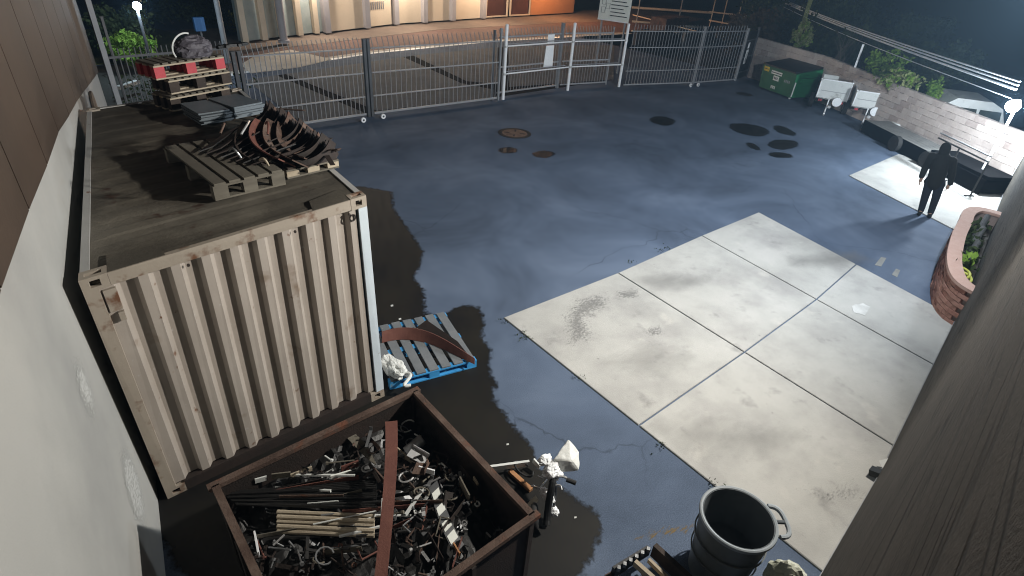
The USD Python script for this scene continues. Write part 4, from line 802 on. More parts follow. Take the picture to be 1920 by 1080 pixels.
for i in range(3):
    a = np.array([12.3+i*.7, 1.28+i*.11, .50]); single('grey_pipe', tube(a, a+[.9, .08, .22+.04*i], .055, 10), 'grey_steel', ['nearest grey pipe offcut inside the brick planter', 'middle grey pipe offcut inside the brick planter', 'farthest grey pipe offcut inside the brick planter'][i], 'pipe', 'pipe offcuts in the planter')

# ================================================================== BLOCK WALL and what stands along it
BWALL = [B0, B1, B2, B3]
seg = np.r_[0, np.cumsum([np.linalg.norm(b-a) for a, b in zip(BWALL[:-1], BWALL[1:])])]
def bw(d):
    return np.array([np.interp(d, seg, [p[k] for p in BWALL]) for k in (0, 1)])
wht = lambda d: np.interp(d, seg, [1.76, 1.70, 1.50, 1.42])
blk = T('block_wall', 'pinkish split face block wall along the right side of the yard', 'wall', (*B2, 0))
course, L, nbk = .21, .43, 0
out_dir = lambda d: (lambda t: np.array([-t[1], t[0]]))((bw(min(d+.2, seg[-1]))-bw(max(d-.2, 0)))/np.linalg.norm(bw(min(d+.2, seg[-1]))-bw(max(d-.2, 0))))
cv, cf = [], []
cn = 40; ds_ = np.linspace(0, seg[-1], cn)
for d in ds_:
    p = bw(d); n = out_dir(d); h = wht(d)-.01
    for o, z in ((.04, -1.6), (.04, h), (.19, h), (.19, -1.6)): cv.append((*(p+n*o), z))
for i in range(cn-1):
    for k in range(3): cf.append((i*4+k, i*4+k+1, (i+1)*4+k+1, (i+1)*4+k))
for e in (0, (cn-1)*4): cf.append((e, e+1, e+2, e+3))
blk.add('core', (np.array(cv), np.array(cf)), 'block_c')
r = 0
rows = []
for r in range(8):
    d = (L/2 if r % 2 else 0.0)
    while d+L < seg[-1]:
        rows.append((r, d)); d += L
for r, d in rows[:298]:
    p = bw(d+L/2); n = out_dir(d+L/2); hh = wht(d+L/2)/8.0; a = math.atan2(-n[0], n[1])
    c = np.array([*(p+n*((.035+rng.uniform(-.005, .005)))), (r+.5)*hh]); m = box((0, 0, 0), (L-.008, .10, hh-.008)); v = m.vertices.copy()
    m = trimesh.Trimesh(v + rng.uniform(-.004, .004, v.shape), m.faces, process=False); m.apply_transform(trimesh.transformations.rotation_matrix(a, [0, 0, 1])); m.apply_translation(c)
    blk.add('block', m, 'block_' + random.choices('abcd', [4, 4, 3, 1])[0])
    nbk += 1

# dumpster
dA, dB = G(1421, 166), G(1480, 188); dx = (dB-dA); DL = np.linalg.norm(dx); dx /= DL; dy = np.array([-dx[1], dx[0], 0]); dz = np.array([0, 0, 1.0])
dump = T('green_dumpster', 'green steel dumpster with black lids in front of the block wall', 'dumpster', dA)
def dP(x, y, z): return dA + dx*x + dy*y + dz*z
def prismXY(prof, x0, x1):
    k = len(prof); P = [dP(x0, y, z) for y, z in prof] + [dP(x1, y, z) for y, z in prof]
    f = []
    for i in range(1, k-1): f += [(0, i+1, i), (k, k+i, k+i+1)]
    for i in range(k): j = (i+1) % k; f += [(i, j, k+j), (i, k+j, k+i)]
    return trimesh.Trimesh(np.array(P), f, process=False)
dump.add('body', prismXY([(0, .10), (1.15, .10), (1.25, 1.22), (-.06, 1.02)], 0, DL), 'green_steel')
dump.add('side_plate', prismXY([(0, .12), (1.14, .12), (1.24, 1.20), (-.05, 1.0)], DL+.002, DL+.03), 'green_bright')
for x0, x1 in ((.02, DL/2-.01), (DL/2+.01, DL-.02)): dump.add('lid', prismXY([(-.09, 1.03), (1.26, 1.235), (1.26, 1.29), (-.09, 1.085)], x0, x1), 'black_plastic')
dump.add('lift_pocket', prismXY([(.15, .70), (.95, .70), (.95, .88), (.15, .88)], DL+.032, DL+.16), 'green_bright')
dump.add('lift_pocket', prismXY([(.15, .70), (.95, .70), (.95, .88), (.15, .88)], -.13, -.002), 'green_steel')
for x in (.15, DL-.15):
    for y in (.12, 1.0):
        w = trimesh.creation.cylinder(.06, .045, sections=16); w.apply_transform(trimesh.transformations.rotation_matrix(np.pi/2, [1, 0, 0])); w.apply_translation(dP(x, y, .064)); dump.add('caster', w, 'off_white' if x > 1 and y < .5 else 'rubber')
dump.add('corner_strap', cat_([beam(dP(DL+.05, -.02, .15), dP(DL+.10, -.05, .72), .04, .03)]), 'off_white')
def decal(x0, x1, z0, z1, mt, off): return sheet([dP(x0, -.06*(z0-.10)/.92-off, z0), dP(x1, -.06*(z0-.10)/.92-off, z0), dP(x1, -.06*(z1-.10)/.92-off, z1), dP(x0, -.06*(z1-.10)/.92-off, z1)], .004), mt
lab = []
for (x0, x1, z0, z1, mt) in [(.10, .42, .80, .98, 'yellow'), (.58, 1.22, .77, .91, 'paper_white'), (.76, 1.10, .54, .73, 'paper_white'), (.74, 1.00, .20, .32, 'paper_white'), (1.42, 1.76, .60, .70, 'wood_pale')]:
    m, k = decal(x0, x1, z0, z1, mt, .010)
    if mt == 'wood_pale':
        for q in range(4): m2, _ = decal(x0+q*.09, x0+q*.09+.055, z0, z1, mt, .010); dump.add('stencil_mark', m2, 'fence_grey')
        continue
    p = dump.add('sticker', m, k)
    if mt == 'yellow' or z1 > .9: m2, _ = decal(x0+.03, x1-.03, (z0+z1)/2-.015, (z0+z1)/2+.015, 'ink', .016); dump.add('print_line', m2, 'ink', parent=p)
    elif z0 > .5:
        for q in range(3): m2, _ = decal(x0+.06+q*.08, x0+.10+q*.08, z0+.05, z1-.05, 'ink', .016); dump.add('print_line', m2, 'ink', parent=p)
    else:
        for q in range(2): m2, _ = decal(x0+.07+q*.09, x0+.10+q*.09, z0, z1-.04, 'green_steel', .016); dump.add('print_line', m2, 'green_steel', parent=p)

# two small white box trailers
def trailer(base, yaw, label, L=1.5, W=1.05, Hh=.62, gate=True):
    t = T('utility_trailer', label, 'trailer', base, 'white box trailers by the block wall')
    R = trimesh.transformations.rotation_matrix(yaw, [0, 0, 1])[:3, :3]
    tr = lambda m: trimesh.Trimesh(np.array(m.vertices)@R.T + base, m.faces, process=False)
    z0 = .50
    ro = lambda w, h, r: sg.box(-w/2+r, -h/2+r, w/2-r, h/2-r).buffer(r)
    def panel(w, h, th): m = trimesh.creation.extrude_polygon(ro(w, h, .10), th, engine='earcut'); return m
    fr = panel(W, Hh, .03); v = fr.vertices; fr = trimesh.Trimesh(np.c_[v[:, 2], v[:, 0], v[:, 1]+z0+Hh/2], fr.faces, process=False)
    t.add('front_panel', tr(fr), 'off_white')
    t.add('front_lip', tr(cat_([box((-.012, 0, z0+Hh-.02), (.03, W-.16, .03)), box((-.012, W/2-.02, z0+Hh/2), (.03, .03, Hh-.22)), box((-.012, -W/2+.02, z0+Hh/2), (.03, .03, Hh-.22))])), 'white_paint')
    t.add('panel_groove', tr(box((-.004, 0, z0+.30), (.006, W-.2, .018))), 'fence_grey')
    for s_ in (-1, 1):
        t.add('side_panel', tr(box((L/2+.03, s_*(W/2-.015), z0+Hh/2-.02), (L, .03, Hh-.05))), 'off_white'); t.add('side_rail', tr(box((L/2+.03, s_*(W/2-.015), z0+Hh-.025), (L, .055, .04))), 'white_paint')
        wv = trimesh.creation.cylinder(.27, .16, sections=24); wv.apply_transform(trimesh.transformations.rotation_matrix(np.pi/2, [1, 0, 0])); wv.apply_translation((L*.55, s_*(W/2+.10), .274))
        wp = t.add('wheel', tr(wv), 'rubber'); hv = trimesh.creation.cylinder(.13, .17, sections=18); hv.apply_transform(trimesh.transformations.rotation_matrix(np.pi/2, [1, 0, 0])); hv.apply_translation((L*.55, s_*(W/2+.102), .274)); t.add('hub', tr(hv), 'off_white', parent=wp)
        t.add('tail_lamp', tr(box((-.03, s_*(W/2-.18), z0-.05), (.06, .12, .07))), 'pallet_red')
    t.add('rear_panel', tr(box((L+.035, 0, z0+Hh/2-.02), (.03, W, Hh-.05))), 'off_white')
    t.add('floor', tr(box((L/2, 0, z0+.02), (L, W-.06, .03))), 'deck_grey'); t.add('chassis', tr(cat_([box((L/2, .3, z0-.04), (L, .06, .08)), box((L/2, -.3, z0-.04), (L, .06, .08))])), 'black_steel')
    t.add('tongue', tr(beam((0, 0, z0-.06), (-.75, 0, .40), .07, .07)), 'black_steel'); jk = t.add('jack', tr(cat_([tube((-.52, .08, .10), (-.52, .08, .62), .022), beam((-.52, .08, .62), (-.40, .08, .62), .02, .02)])), 'white_paint')
    wj = trimesh.creation.cylinder(.08, .05, sections=16); wj.apply_transform(trimesh.transformations.rotation_matrix(np.pi/2, [1, 0, 0])); wj.apply_translation((-.52, .08, .085)); t.add('jack_wheel', tr(wj), 'bright_steel', parent=jk)
    t.add('coupler', tr(box((-.80, 0, .40), (.14, .10, .07))), 'bright_steel')
    sp_ = trimesh.creation.cylinder(.16, .10, sections=20); sp_.apply_transform(trimesh.transformations.rotation_matrix(np.pi/2, [0, 1, 0])); sp_.apply_translation((-.10, -.22, z0-.02)); t.add('spare_wheel_cover', tr(sp_), 'white_paint')
    return t
trailer(G(1551, 217)*[1, 1, 0]+[.35, .2, 0], .38, 'white box trailer with jack stand next to the green dumpster', 1.3, 1.10, .72)
trailer(G(1612, 232)*[1, 1, 0]+[.25, -.02, 0], .42, 'white box trailer nearer the camera, right of the other one', 1.7, 1.15, .60)
ct = G(1668, 240); ctt = T('hitch_cart', 'small black hitch cart standing right of the white trailers', 'cart', ct)
ctt.add('frame', cat_([beam(ct+[0, .3, .35], ct+[.4, -.3, .42], .06, .05), beam(ct+[0, 0, .05], ct+[.1, 0, .45], .05, .05)]), 'black_steel'); w = trimesh.creation.cylinder(.16, .09, sections=20); w.apply_transform(trimesh.transformations.rotation_matrix(np.pi/2, [1, 0, 0])); w.apply_translation(ct+[.45, .15, .164]); ctt.add('wheel', w, 'rubber')
ctt.add('ball_hitch', trimesh.Trimesh(trimesh.creation.icosphere(2, .06).vertices + ct+[0, 0, .06], trimesh.creation.icosphere(2, .06).faces), 'bright_steel')

# long dark flatbed along the wall with a black rail at its near end
f0, f1 = np.array([22.15, 6.85, 0]), np.array([18.75, 2.45, 0]); fd_ = (f1-f0)/np.linalg.norm(f1-f0); fn = np.array([-fd_[1], fd_[0], 0]); FL = np.linalg.norm(f1-f0)
fb = T('flatbed_trailer', 'long low flatbed trailer with grey deck, shaded side coloured black, along the block wall', 'trailer', f0)
fb.add('frame', beam(f0+fn*.45+[0, 0, .25], f1+fn*.45+[0, 0, .25], .88, .30), 'matte_black')  # frame, skirt and cover near black: shade on the yard side put into colour
for i in range(5):
    o = .09+.18*i; fb.add('deck_plank', beam(f0+fn*o+[0, 0, .42], f0+fd_*FL*.60+fn*o+[0, 0, .42], .165, .035), 'deck_grey')
fb.add('skirt', beam(f0+fn*.0+[0, 0, .24], f1+[0, 0, .24], .02, .40), 'matte_black'); fb.add('load_cover', beam(f0+fd_*FL*.60+fn*.45+[0, 0, .46], f1+fn*.45+[0, 0, .48], .84, .10), 'matte_black')
for d_ in (.35, .62):
    w = trimesh.creation.cylinder(.24, .14, sections=20); w.apply_transform(trimesh.transformations.rotation_matrix(np.pi/2, [1, 0, 0])); w.apply_transform(trimesh.transformations.rotation_matrix(math.atan2(fd_[1], fd_[0]), [0, 0, 1])); w.apply_translation(f0+fd_*FL*d_-fn*.08+[0, 0, .242]); fb.add('wheel', w, 'rubber')
rl = T('steel_rail', 'black steel rail with two bars and legs in front of the flatbed trailer', 'railing', G(1805, 375))
r0, r1 = f0+fd_*FL*.66-fn*.22, f1-fn*.30+fd_*.1
for z in (.96, 1.10): rl.add('bar', beam(r0+[0, 0, z], r1+[0, 0, z], .045, .03), 'black_steel' if z < 1 else 'grey_steel')
for d_ in (.45, 1.0):
    p = r0+(r1-r0)*d_; l = rl.add('leg', beam(p+[0, 0, .01], p+[0, 0, .935], .04, .04), 'black_steel'); rl.add('foot', beam(p-fn*.16+[0, 0, .03], p+fn*.10+[0, 0, .03], .05, .03), 'black_steel', parent=l)

# pole lamp at the corner of the building and the wall
lp0 = np.array([19.45, 2.73, 0]); lamp = T('pole_lamp', 'bright white floodlight on a slim pole at the far building corner', 'lamp', lp0); lh = np.array([18.93, 2.728, 2.275])
lamp.add('pole', tube(lp0+[0, 0, .01], lp0+[0, 0, 2.36], .035), 'white_paint'); lamp.add('arm', tube(lp0+[0, 0, 2.36], lh+[.05, 0, .14], .022), 'white_paint')
gl = trimesh.creation.icosphere(3, .16); gl.apply_translation(lh); lamp.add('bulb', gl, 'lamp_glow', smooth=True); lamp.add('base_plate', box(lp0+[0, 0, .012], (.2, .2, .02)), 'grey_steel')
# white post on the wall, van behind it
wp = onplane(1606, 124, (*B1, 0), (*B2, 0)); single('white_post', beam(wp+[.12, .08, -.2], wp+[.12, .08, .75], .06, .06), 'white_paint', 'thin white post standing up behind the block wall', 'post')
vb = RR(1822, 220, 25.2); vb = np.array([vb[0], vb[1], -1.15]); van = T('pickup_truck', 'pale pickup truck cab seen over the block wall near the lamp', 'truck', vb)
vd = np.array([.50, -.866, 0]); vn = np.array([.866, .5, 0])
def vP(x, y, z): return vb + vd*x + vn*y + [0, 0, z]
def vprism(prof, y0, y1):
    k = len(prof); P = np.array([vP(x, y0, z) for x, z in prof] + [vP(x, y1, z) for x, z in prof]); f = []
    for i in range(1, k-1): f += [(0, i+1, i), (k, k+i, k+i+1)]
    for i in range(k): j = (i+1) % k; f += [(i, j, k+j), (i, k+j, k+i)]
    return trimesh.Trimesh(P, f, process=False)
van.add('body', vprism([(-2.4, .45), (2.2, .45), (2.2, 1.25), (.9, 1.55), (-2.4, 1.55)], -.85, .85), 'off_white')
van.add('cab', vprism([(-1.2, 1.56), (.9, 1.56), (.45, 2.45), (.1, 2.62), (-.9, 2.62), (-1.15, 2.4)], -.78, .78), 'off_white')
for x0, x1 in ((-1.0, -.25), (-.15, .45)): van.add('window', vprism([(x0, 1.70), (x1+.15, 1.70), (x1, 2.35), (x0, 2.35)], -.792, -.782), 'glass_dark')
for x in (-1.5, 1.4):
    for y in (-.8, .62):
        w = trimesh.creation.cylinder(.38, .2, sections=20); w.apply_transform(trimesh.transformations.rotation_matrix(np.pi/2, [1, 0, 0])); w.apply_transform(trimesh.transformations.rotation_matrix(math.atan2(vd[1], vd[0]), [0, 0, 1])); w.apply_translation(vP(x, y+.1, .382)); van.add('wheel', w, 'rubber')

# ================================================================== GATES AND FENCE
FG = 'fence_grey'
def picket_run(t, a, b, n, z0, z1, w, mt, bend=False, name='picket', tdir=None):
    a, b = np.asarray(a, float), np.asarray(b, float); d = (b-a)/np.linalg.norm(b-a); out = np.array([-d[1], d[0], 0])
    for i in range(n):
        p = a+(b-a)*((i+.5)/n)
        if bend:
            m = cat_([beam(p+[0, 0, z0], p+[0, 0, z1], w, w), beam(p+[0, 0, z1-.004], p+out*.13+[0, 0, z1+.26], w, w)])
        else: m = beam(p+[0, 0, z0], p+[0, 0, z1], w, w)
        t.add(name, m, mt)
def rail(t, a, b, z, w, h, mt, name='rail'): t.add(name, beam(np.asarray(a)+[0, 0, z], np.asarray(b)+[0, 0, z], w, h), mt)
def post(t, p, z1, w, mt, name='post', cap=True):
    p = np.asarray(p, float); t.add(name, beam(p+[0, 0, .005], p+[0, 0, z1], w, w), mt)
    if cap: t.add('post_cap', box(p+[0, 0, z1+.012], (w+.02, w+.02, .02)), mt)
def roller(t, p):
    p = np.asarray(p, float); a = trimesh.creation.cylinder(.075, .05, sections=18); a.apply_transform(trimesh.transformations.rotation_matrix(np.pi/2, [1, 0, 0])); a.apply_translation(p+[0, -.06, .08])
    w = t.add('roller', a, 'white_paint'); h = trimesh.creation.cylinder(.03, .056, sections=12); h.apply_transform(trimesh.transformations.rotation_matrix(np.pi/2, [1, 0, 0])); h.apply_translation(p+[0, -.062, .08]); t.add('roller_hub', h, 'black_steel', parent=w)
g = lambda x, y: G(x, y)*[1, 1, 0]
P455, P693, P940 = g(468, 252), g(695, 219), g(936, 188)
gl1 = T('sliding_gate', 'grey picket sliding gate leaf nearest the container, left of the double post', 'gate', P455)
a, b = P455+[.12, 0, 0], P693-[.14, 0, 0]
for z in (.10, .62, 1.30, 1.98): rail(gl1, a, b, z, .04, .06 if z < .2 else .034, FG)
picket_run(gl1, a, b, 25, .132, 2.0, .017, FG, True)
for p in (P455-[.05, 0, 0], P455+[.10, 0.02, 0]): post(gl1, p, 2.1, .09, 'fence_dark')
roller(gl1, g(680, 229))
gl2 = T('sliding_gate', 'grey picket sliding gate leaf between the double post and the first white post', 'gate', P693)
a, b = P693+[.14, 0, 0], P940-[.12, 0, 0]
for z in (.10, .62, 1.30, 1.98): rail(gl2, a, b, z, .04, .06 if z < .2 else .034, FG)
picket_run(gl2, a, b, 27, .132, 2.0, .017, FG, True)
for p in (P693-[.06, 0, 0], P693+[.07, .01, 0]): post(gl2, p, 2.22, .085, 'fence_dark')
post(gl2, P940-[.30, -.06, 0], 2.3, .06, 'fence_dark'); post(gl2, P940-[.06, 0, 0], 2.35, .06, FG); roller(gl2, g(717, 222))
# white round bollards/posts
WPz = [(943, 187, 2.47, 'first tall white post of the gate, left of the white sign'), (1064, 170, 2.42, 'second tall white post of the gate, right of the white sign'), (1160, 163, 2.38, 'third tall white post where the right sliding gate begins')]
WP = []
for x, y, h, lb in WPz:
    p = g(x, y); WP.append(p); t = T('white_post', lb, 'post', p, 'white gate posts'); t.add('pole', tube(p+[0, 0, .005], p+[0, 0, h], .055, 14), 'white_paint'); t.add('cap', revolve([(0, h+.03), (.04, h+.02), (.058, h), (0, h)], p, 14), 'white_paint')
    for z in (.85, 1.75): t.add('collar', revolve([(.056, z), (.075, z), (.075, z+.07), (.056, z+.07), (.056, z)], p, 14), 'bright_steel')
ped = T('picket_fence_panel', 'recessed picket fence panel behind the first two white posts', 'fence', WP[0]+[1.4, .45, 0])
a, b = WP[0]+[.1, .50, 0], WP[1]+[-.15, .50, 0]
for z in (.12, 1.0, 2.0): rail(ped, a, b, z, .045, .05, FG)
picket_run(ped, a, b, 21, .145, 1.98, .015, FG, True); post(ped, b+[.04, 0, 0], 2.35, .10, FG)
ped2 = T('picket_fence_panel', 'recessed picket fence panel between the second and third white posts', 'fence', WP[1]+[1.2, .45, 0])
a2, b2 = WP[1]+[.05, .50, 0], WP[2]+[-.25, .50, 0]
for z in (.12, 1.0, 2.0): rail(ped2, a2, b2, z, .045, .05, FG)
picket_run(ped2, a2, b2, 17, .145, 1.98, .015, FG, True); post(ped2, b2, 2.2, .05, FG)
for i, (p, q) in enumerate([(WP[0], WP[1]), (WP[1], WP[2])]):
    gr = T('guard_rail', ['white pipe guard rails between the first and second white posts', 'white pipe guard rails between the second and third white posts'][i], 'guard rail', p)
    for z in (.88, 1.79): gr.add('pipe', tube(p+[.06, .02, z], q+[-.06, .02, z], .025, 10), 'white_paint'); gr.add('pipe', tube(p+[.06, .20, z+.03], q+[-.06, .20, z+.03], .018, 8), FG)
# white notice behind the pickets
sgp = np.array([*(a+(b-a)*.80)[:2], 0]); nt = T('notice', 'white notice in two pieces hung on the recessed picket fence', 'sign', sgp+[0, 0, 1])
nt.add('lower_board', sheet([sgp+[-.24, -.05, .86], sgp+[.24, -.05, .86], sgp+[.22, -.05, 1.62], sgp+[-.18, -.05, 1.62]], .012), 'white_paint'); nt.add('upper_board', sheet([sgp+[-.14, -.05, 1.69], sgp+[.20, -.05, 1.69], sgp+[.20, -.05, 2.0], sgp+[-.14, -.05, 2.0]], .012), 'white_paint')
# right sliding gate
R0, R1, R2 = g(1166, 163), g(1299, 158), g(1378, 152)
gl3 = T('sliding_gate', 'right hand picket sliding gate with straight tops before the dumpster', 'gate', R0)
for (a, b) in ((R0+[.08, 0, 0], R1), (R1, R2)):
    for z in (.08, .62, 1.52, 2.12): rail(gl3, a, b, z, .04, .05 if z < .1 else .03, FG)
picket_run(gl3, R0+[.1, 0, 0], R1-[.08, 0, 0], 24, .107, 2.36, .018, FG); picket_run(gl3, R1+[.08, 0, 0], R2-[.05, 0, 0], 15, .107, 2.34, .018, FG)
post(gl3, R1, 2.30, .08, FG); post(gl3, R2, 2.2, .08, FG); roller(gl3, g(1292, 163)); roller(gl3, g(1306, 162))
end = T('screen_fence', 'dark screened fence panel at the corner with a small white notice', 'fence', R2)
E1 = np.array([*B0, 0])+[-.15, -.15, 0]
end.add('screen', sheet([R2+[.12, .05, .05], E1+[0, 0, .05], E1+[0, 0, 2.05], R2+[.12, .05, 2.1]], .01), 'black_plastic')
for z in (.35, 1.0, 1.7): rail(end, R2+[.12, .02, 0], E1+[0, -.03, 0], z, .03, .04, 'fence_dark')
post(end, E1+[.05, 0, 0], 2.15, .08, 'fence_dark')
ed = (E1-R2)/np.linalg.norm(E1-R2); ec = R2+ed*.45+[0, -.06, 0]
n2 = T('notice', 'small white notice in two pieces on the dark screened corner fence', 'sign', ec+[0, 0, 1])
lo_ = n2.add('lower_board', sheet([ec-ed*.14+[0, 0, .72], ec+ed*.12+[0, 0, .72], ec+ed*.16+[0, 0, 1.32], ec-ed*.10+[0, 0, 1.32]], .012), 'white_paint'); n2.add('upper_board', sheet([ec-ed*.08+[0, 0, 1.38], ec+ed*.10+[0, 0, 1.38], ec+ed*.12+[0, 0, 1.62], ec-ed*.06+[0, 0, 1.62]], .012), 'white_paint')
for q in (-.04, .04): n2.add('print_line', sheet([ec+ed*(q-.012)+[0, -.01, .82], ec+ed*(q+.012)+[0, -.01, .82], ec+ed*(q+.02)+[0, -.01, 1.22], ec+ed*(q-.004)+[0, -.01, 1.22]], .004), 'ink', parent=lo_)
# left fence run to the white wall
Lf0, Lf1 = np.array([1.70, 15.62, 0]), P455-[.14, 0, 0]
lf = T('picket_fence_panel', 'dim picket fence panel behind the container beside the white wall', 'fence', Lf0)
for z in (.12, 1.05, 2.2): rail(lf, Lf0, Lf1, z, .04, .05, 'fence_dark')
picket_run(lf, Lf0, Lf1, 24, .147, 2.38, .020, 'fence_dark'); post(lf, Lf0, 3.4, .10, FG); post(lf, Lf0+[.16, .05, 0], 3.0, .05, 'fence_dark')

# ================================================================== ACROSS THE STREET
H0, H1, H2, H3 = np.array([13.2, 30.4, 0]), np.array([18.2, 32.1, 0]), np.array([25.4, 33.1, 0]), np.array([33.2, 33.9, 0])
HN = np.array([8.6, 28.7, 0])
ob = T('office_building', 'cream walled building across the street with grey columns and brown doors', 'building', H1)
def facade(a, b, z0, z1, mt, name='wall', t=.3, off=0.0):
    d = (b-a)/np.linalg.norm(b-a); n = np.array([-d[1], d[0], 0]); return ob.add(name, trimesh.util.concatenate([sheet([a+n*off+[0, 0, z0], b+n*off+[0, 0, z0], b+n*off+[0, 0, z1], a+n*off+[0, 0, z1]], t)]), mt)
facade(H0, H1, .10, 5, 'cream_wall'); facade(H1, H2, .10, 5, 'cream_wall'); facade(H2, H2+(H3-H2)*.62, .10, 5, 'door_brown', off=.3); facade(H2+(H3-H2)*.62, H3+[2, .2, 0], .10, 5, 'orange_wall'); facade(HN, H0, .10, 5, 'glass_pale', off=.25)
for p in [H0, H0+(H1-H0)*.55, H1, H1+(H2-H1)*.30, H1+(H2-H1)*.62, H2]:
    ob.add('column', beam(p+[0, -.30, .10], p+[0, -.30, 5], .34, .30), 'column_grey')
for k in range(5):
    p = HN+(H0-HN)*(k/4.6); ob.add('column', beam(p+[0, -.1, .10], p+[0, -.1, 5], .26, .26), 'cream_wall')
for k in range(2):
    a = H2+(H3-H2)*(.06+.30*k); b = a+(H3-H2)*.26; dr = facade(a, b, .14, 2.6, 'door_brown', 'door', .06, .05); ob.add('door_frame', cat_([beam(a+[0, -.06, .13], b+[0, -.06, .13], .10, .08), beam(a+[0, -.06, .1], a+[0, -.06, 2.7], .10, .10), beam(b+[0, -.06, .1], b+[0, -.06, 2.7], .10, .10)]), 'cream_wall', parent=dr)
wv = H0+(H1-H0)*.62; dH = (H1-H0)/np.linalg.norm(H1-H0)
for k in range(8): ob.add('vent_slat', beam(wv+dH*(k*.16)+[0, -.18, .95], wv+dH*(k*.16)+[0, -.18, 1.35], .06, .03), 'column_grey')
# low fence, yellow shrub, lamp posts on the street side
p0, p1 = G(425, 60, .1), G(612, 38, .1); pf = T('low_fence', 'low dark picket fence in front of the cream building', 'fence', p0)
for z in (.15, 1.0): rail(pf, p0, p1, z, .04, .04, 'fence_dark')
picket_run(pf, p0, p1, 26, .17, .98, .02, 'fence_dark')
pst = G(533, 80, .1); spt = T('street_post', 'thick grey post beside the driveway across the street', 'post', pst)
spt.add('pole', tube(pst, pst+[0, 0, 4.5], .17, 18), 'column_grey'); spt.add('base_ring', tube(pst, pst+[0, 0, .12], .26, 18), 'column_grey')
pst2 = G(428, 118); sp2 = T('street_post', 'slim grey post beside the verge behind the pallet stack', 'post', pst2); sp2.add('pole', tube(pst2, pst2+[0, 0, 2.6], .10, 14), 'fence_grey'); sp2.add('base_ring', tube(pst2, pst2+[0, 0, .10], .16, 14), 'fence_grey')
# notice board on two legs, right of the orange wall
sa, sb_ = RR(1121, 36, 27.5), RR(1178, 44, 27.0); sa[2] = sb_[2] = (sa[2]+sb_[2])/2
nb_ = T('notice_board', 'large pale notice board with printed lines above the gate', 'sign', (sa+sb_)/2); sx = (sb_-sa)/np.linalg.norm(sb_-sa); W_ = np.linalg.norm(sb_-sa); nS = np.array([-sx[1], sx[0], 0])
bd = nb_.add('board', sheet([sa, sb_, sb_+[0, 0, 1.15], sa+[0, 0, 1.15]], .05), 'paper_white')
for fz in (.0, 1.11): nb_.add('frame_bar', beam(sa-nS*.03+[0, 0, fz+.02], sb_-nS*.03+[0, 0, fz+.02], .03, .04), 'white_paint')
for k in range(6): nb_.add('text_line', beam(sa+sx*W_*.38-nS*.03+[0, 0, .22+k*.14], sa+sx*W_*(.93-.07*(k % 3))-nS*.03+[0, 0, .22+k*.14], .006, .035), 'ink', parent=bd)
for (x0, z0) in ((.08, .30), (.08, .62), (.22, .46)):
    for (u0, v0, u1, v1) in ((0, 0, .12, 0), (.12, 0, .12, .22), (.12, .22, 0, .22), (0, .22, 0, 0)):
        nb_.add('diagram_line', beam(sa+sx*W_*(x0+u0)-nS*.03+[0, 0, z0+v0], sa+sx*W_*(x0+u1)-nS*.03+[0, 0, z0+v1+.0001], .012, .006), 'ink', parent=bd)
for q in (.12, .88): nb_.add('leg', tube(np.array([*(sa+sx*W_*q+nS*.06)[:2], 0.0]), sa+sx*W_*q+nS*.06+[0, 0, 1.1], .04), 'fence_grey')
# parked flat trucks and racks behind the right gate: pale rails and pipes catching the warm light
lum = T('pipe_rack', 'cluttered steel rack with pale pipes behind the right hand gate', 'rack', G(1250, 60))
for (p1, p2, z, r_) in [((1185, 14), (1335, 24), .6, 0.09000000000000001), ((1185, 40), (1320, 52), .4, 0.06300000000000001), ((1187, 28), (1310, 60), .5, 0.036000000000000004), ((1330, 22), (1400, 30), .8, 0.054), ((1330, 38), (1395, 50), .5, 0.054)]:
    lum.add('pipe', tube(G(*p1, z), G(*p2, z), r_, 8), 'cream_wall')
for x in (1192, 1270, 1330, 1352, 1380, 1402): lum.add('upright', tube(G(x, 50, 0), G(x, 50, 0)+[0, 0, 2.2], .04, 8), 'cream_wall' if x > 1300 else 'fence_grey')
lum.add('crate', box(G(1255, 45, .5), (3.0, 1.2, .9), .1), 'rust'); lum.add('tarp', box(G(1330, 75, .4), (4.5, .2, 1.0), -.15), 'fence_dark'); lum.add('tarp', box(G(1225, 70, .4), (3.4, .2, .7), -.02), 'wood_dark')
lum.add('kerb_pipe', tube(G(1185, 58, .3), G(1275, 60, .3), .06, 8), 'cream_wall')
# street lamp, blue box, dark box, white bar on the left
sl = np.array([3.88, 23.60, 0]); stl = T('street_lamp', 'bright white street lamp at the top left above the bushes', 'lamp', sl)
stl.add('pole', tube(sl+[0, .12, -.1], sl+[0, .12, 2.5], .05, 12), 'fence_dark'); stl.add('hood', revolve([(0, 2.46), (.16, 2.42), (.17, 2.38), (0, 2.38)], sl, 18), 'fence_dark'); gb = trimesh.creation.icosphere(3, .13); gb.apply_translation(sl+[0, 0, 2.24]); stl.add('bulb', gb, 'street_glow', smooth=True)
bb = G(383, 90); blu = T('blue_box', 'small blue box on a post beyond the left fence', 'box', bb); blu.add('box', rbox(bb+[0, 0, .95], (.42, .25, .55), .03), 'blue_plastic'); blu.add('post', beam(bb, bb+[0, 0, .68], .06, .06), 'fence_grey')
wbx = g(240, 158); single('white_bar', beam(G(221, 165, .3), G(258, 153, .3), .16, .10), 'off_white', 'short white bar lying beyond the left fence', 'bar')
dk = G(235, 200, 0); single('dark_hedge', leaf_quads(np.array([4.0, 19.6, .5])+rng.normal(size=(1500, 3))*[.8, .5, .28], .10, .2, 91), 'leaf_dark', 'low dark hedge just outside the left fence', 'hedge')
mail = G(222, 115); single('grey_boulder', crumple(mail+[.2, 0, .25], (.40, .3, .32), 31, amp=.25), 'tarp_grey', 'grey boulder among the bushes beyond the left fence', 'boulder')

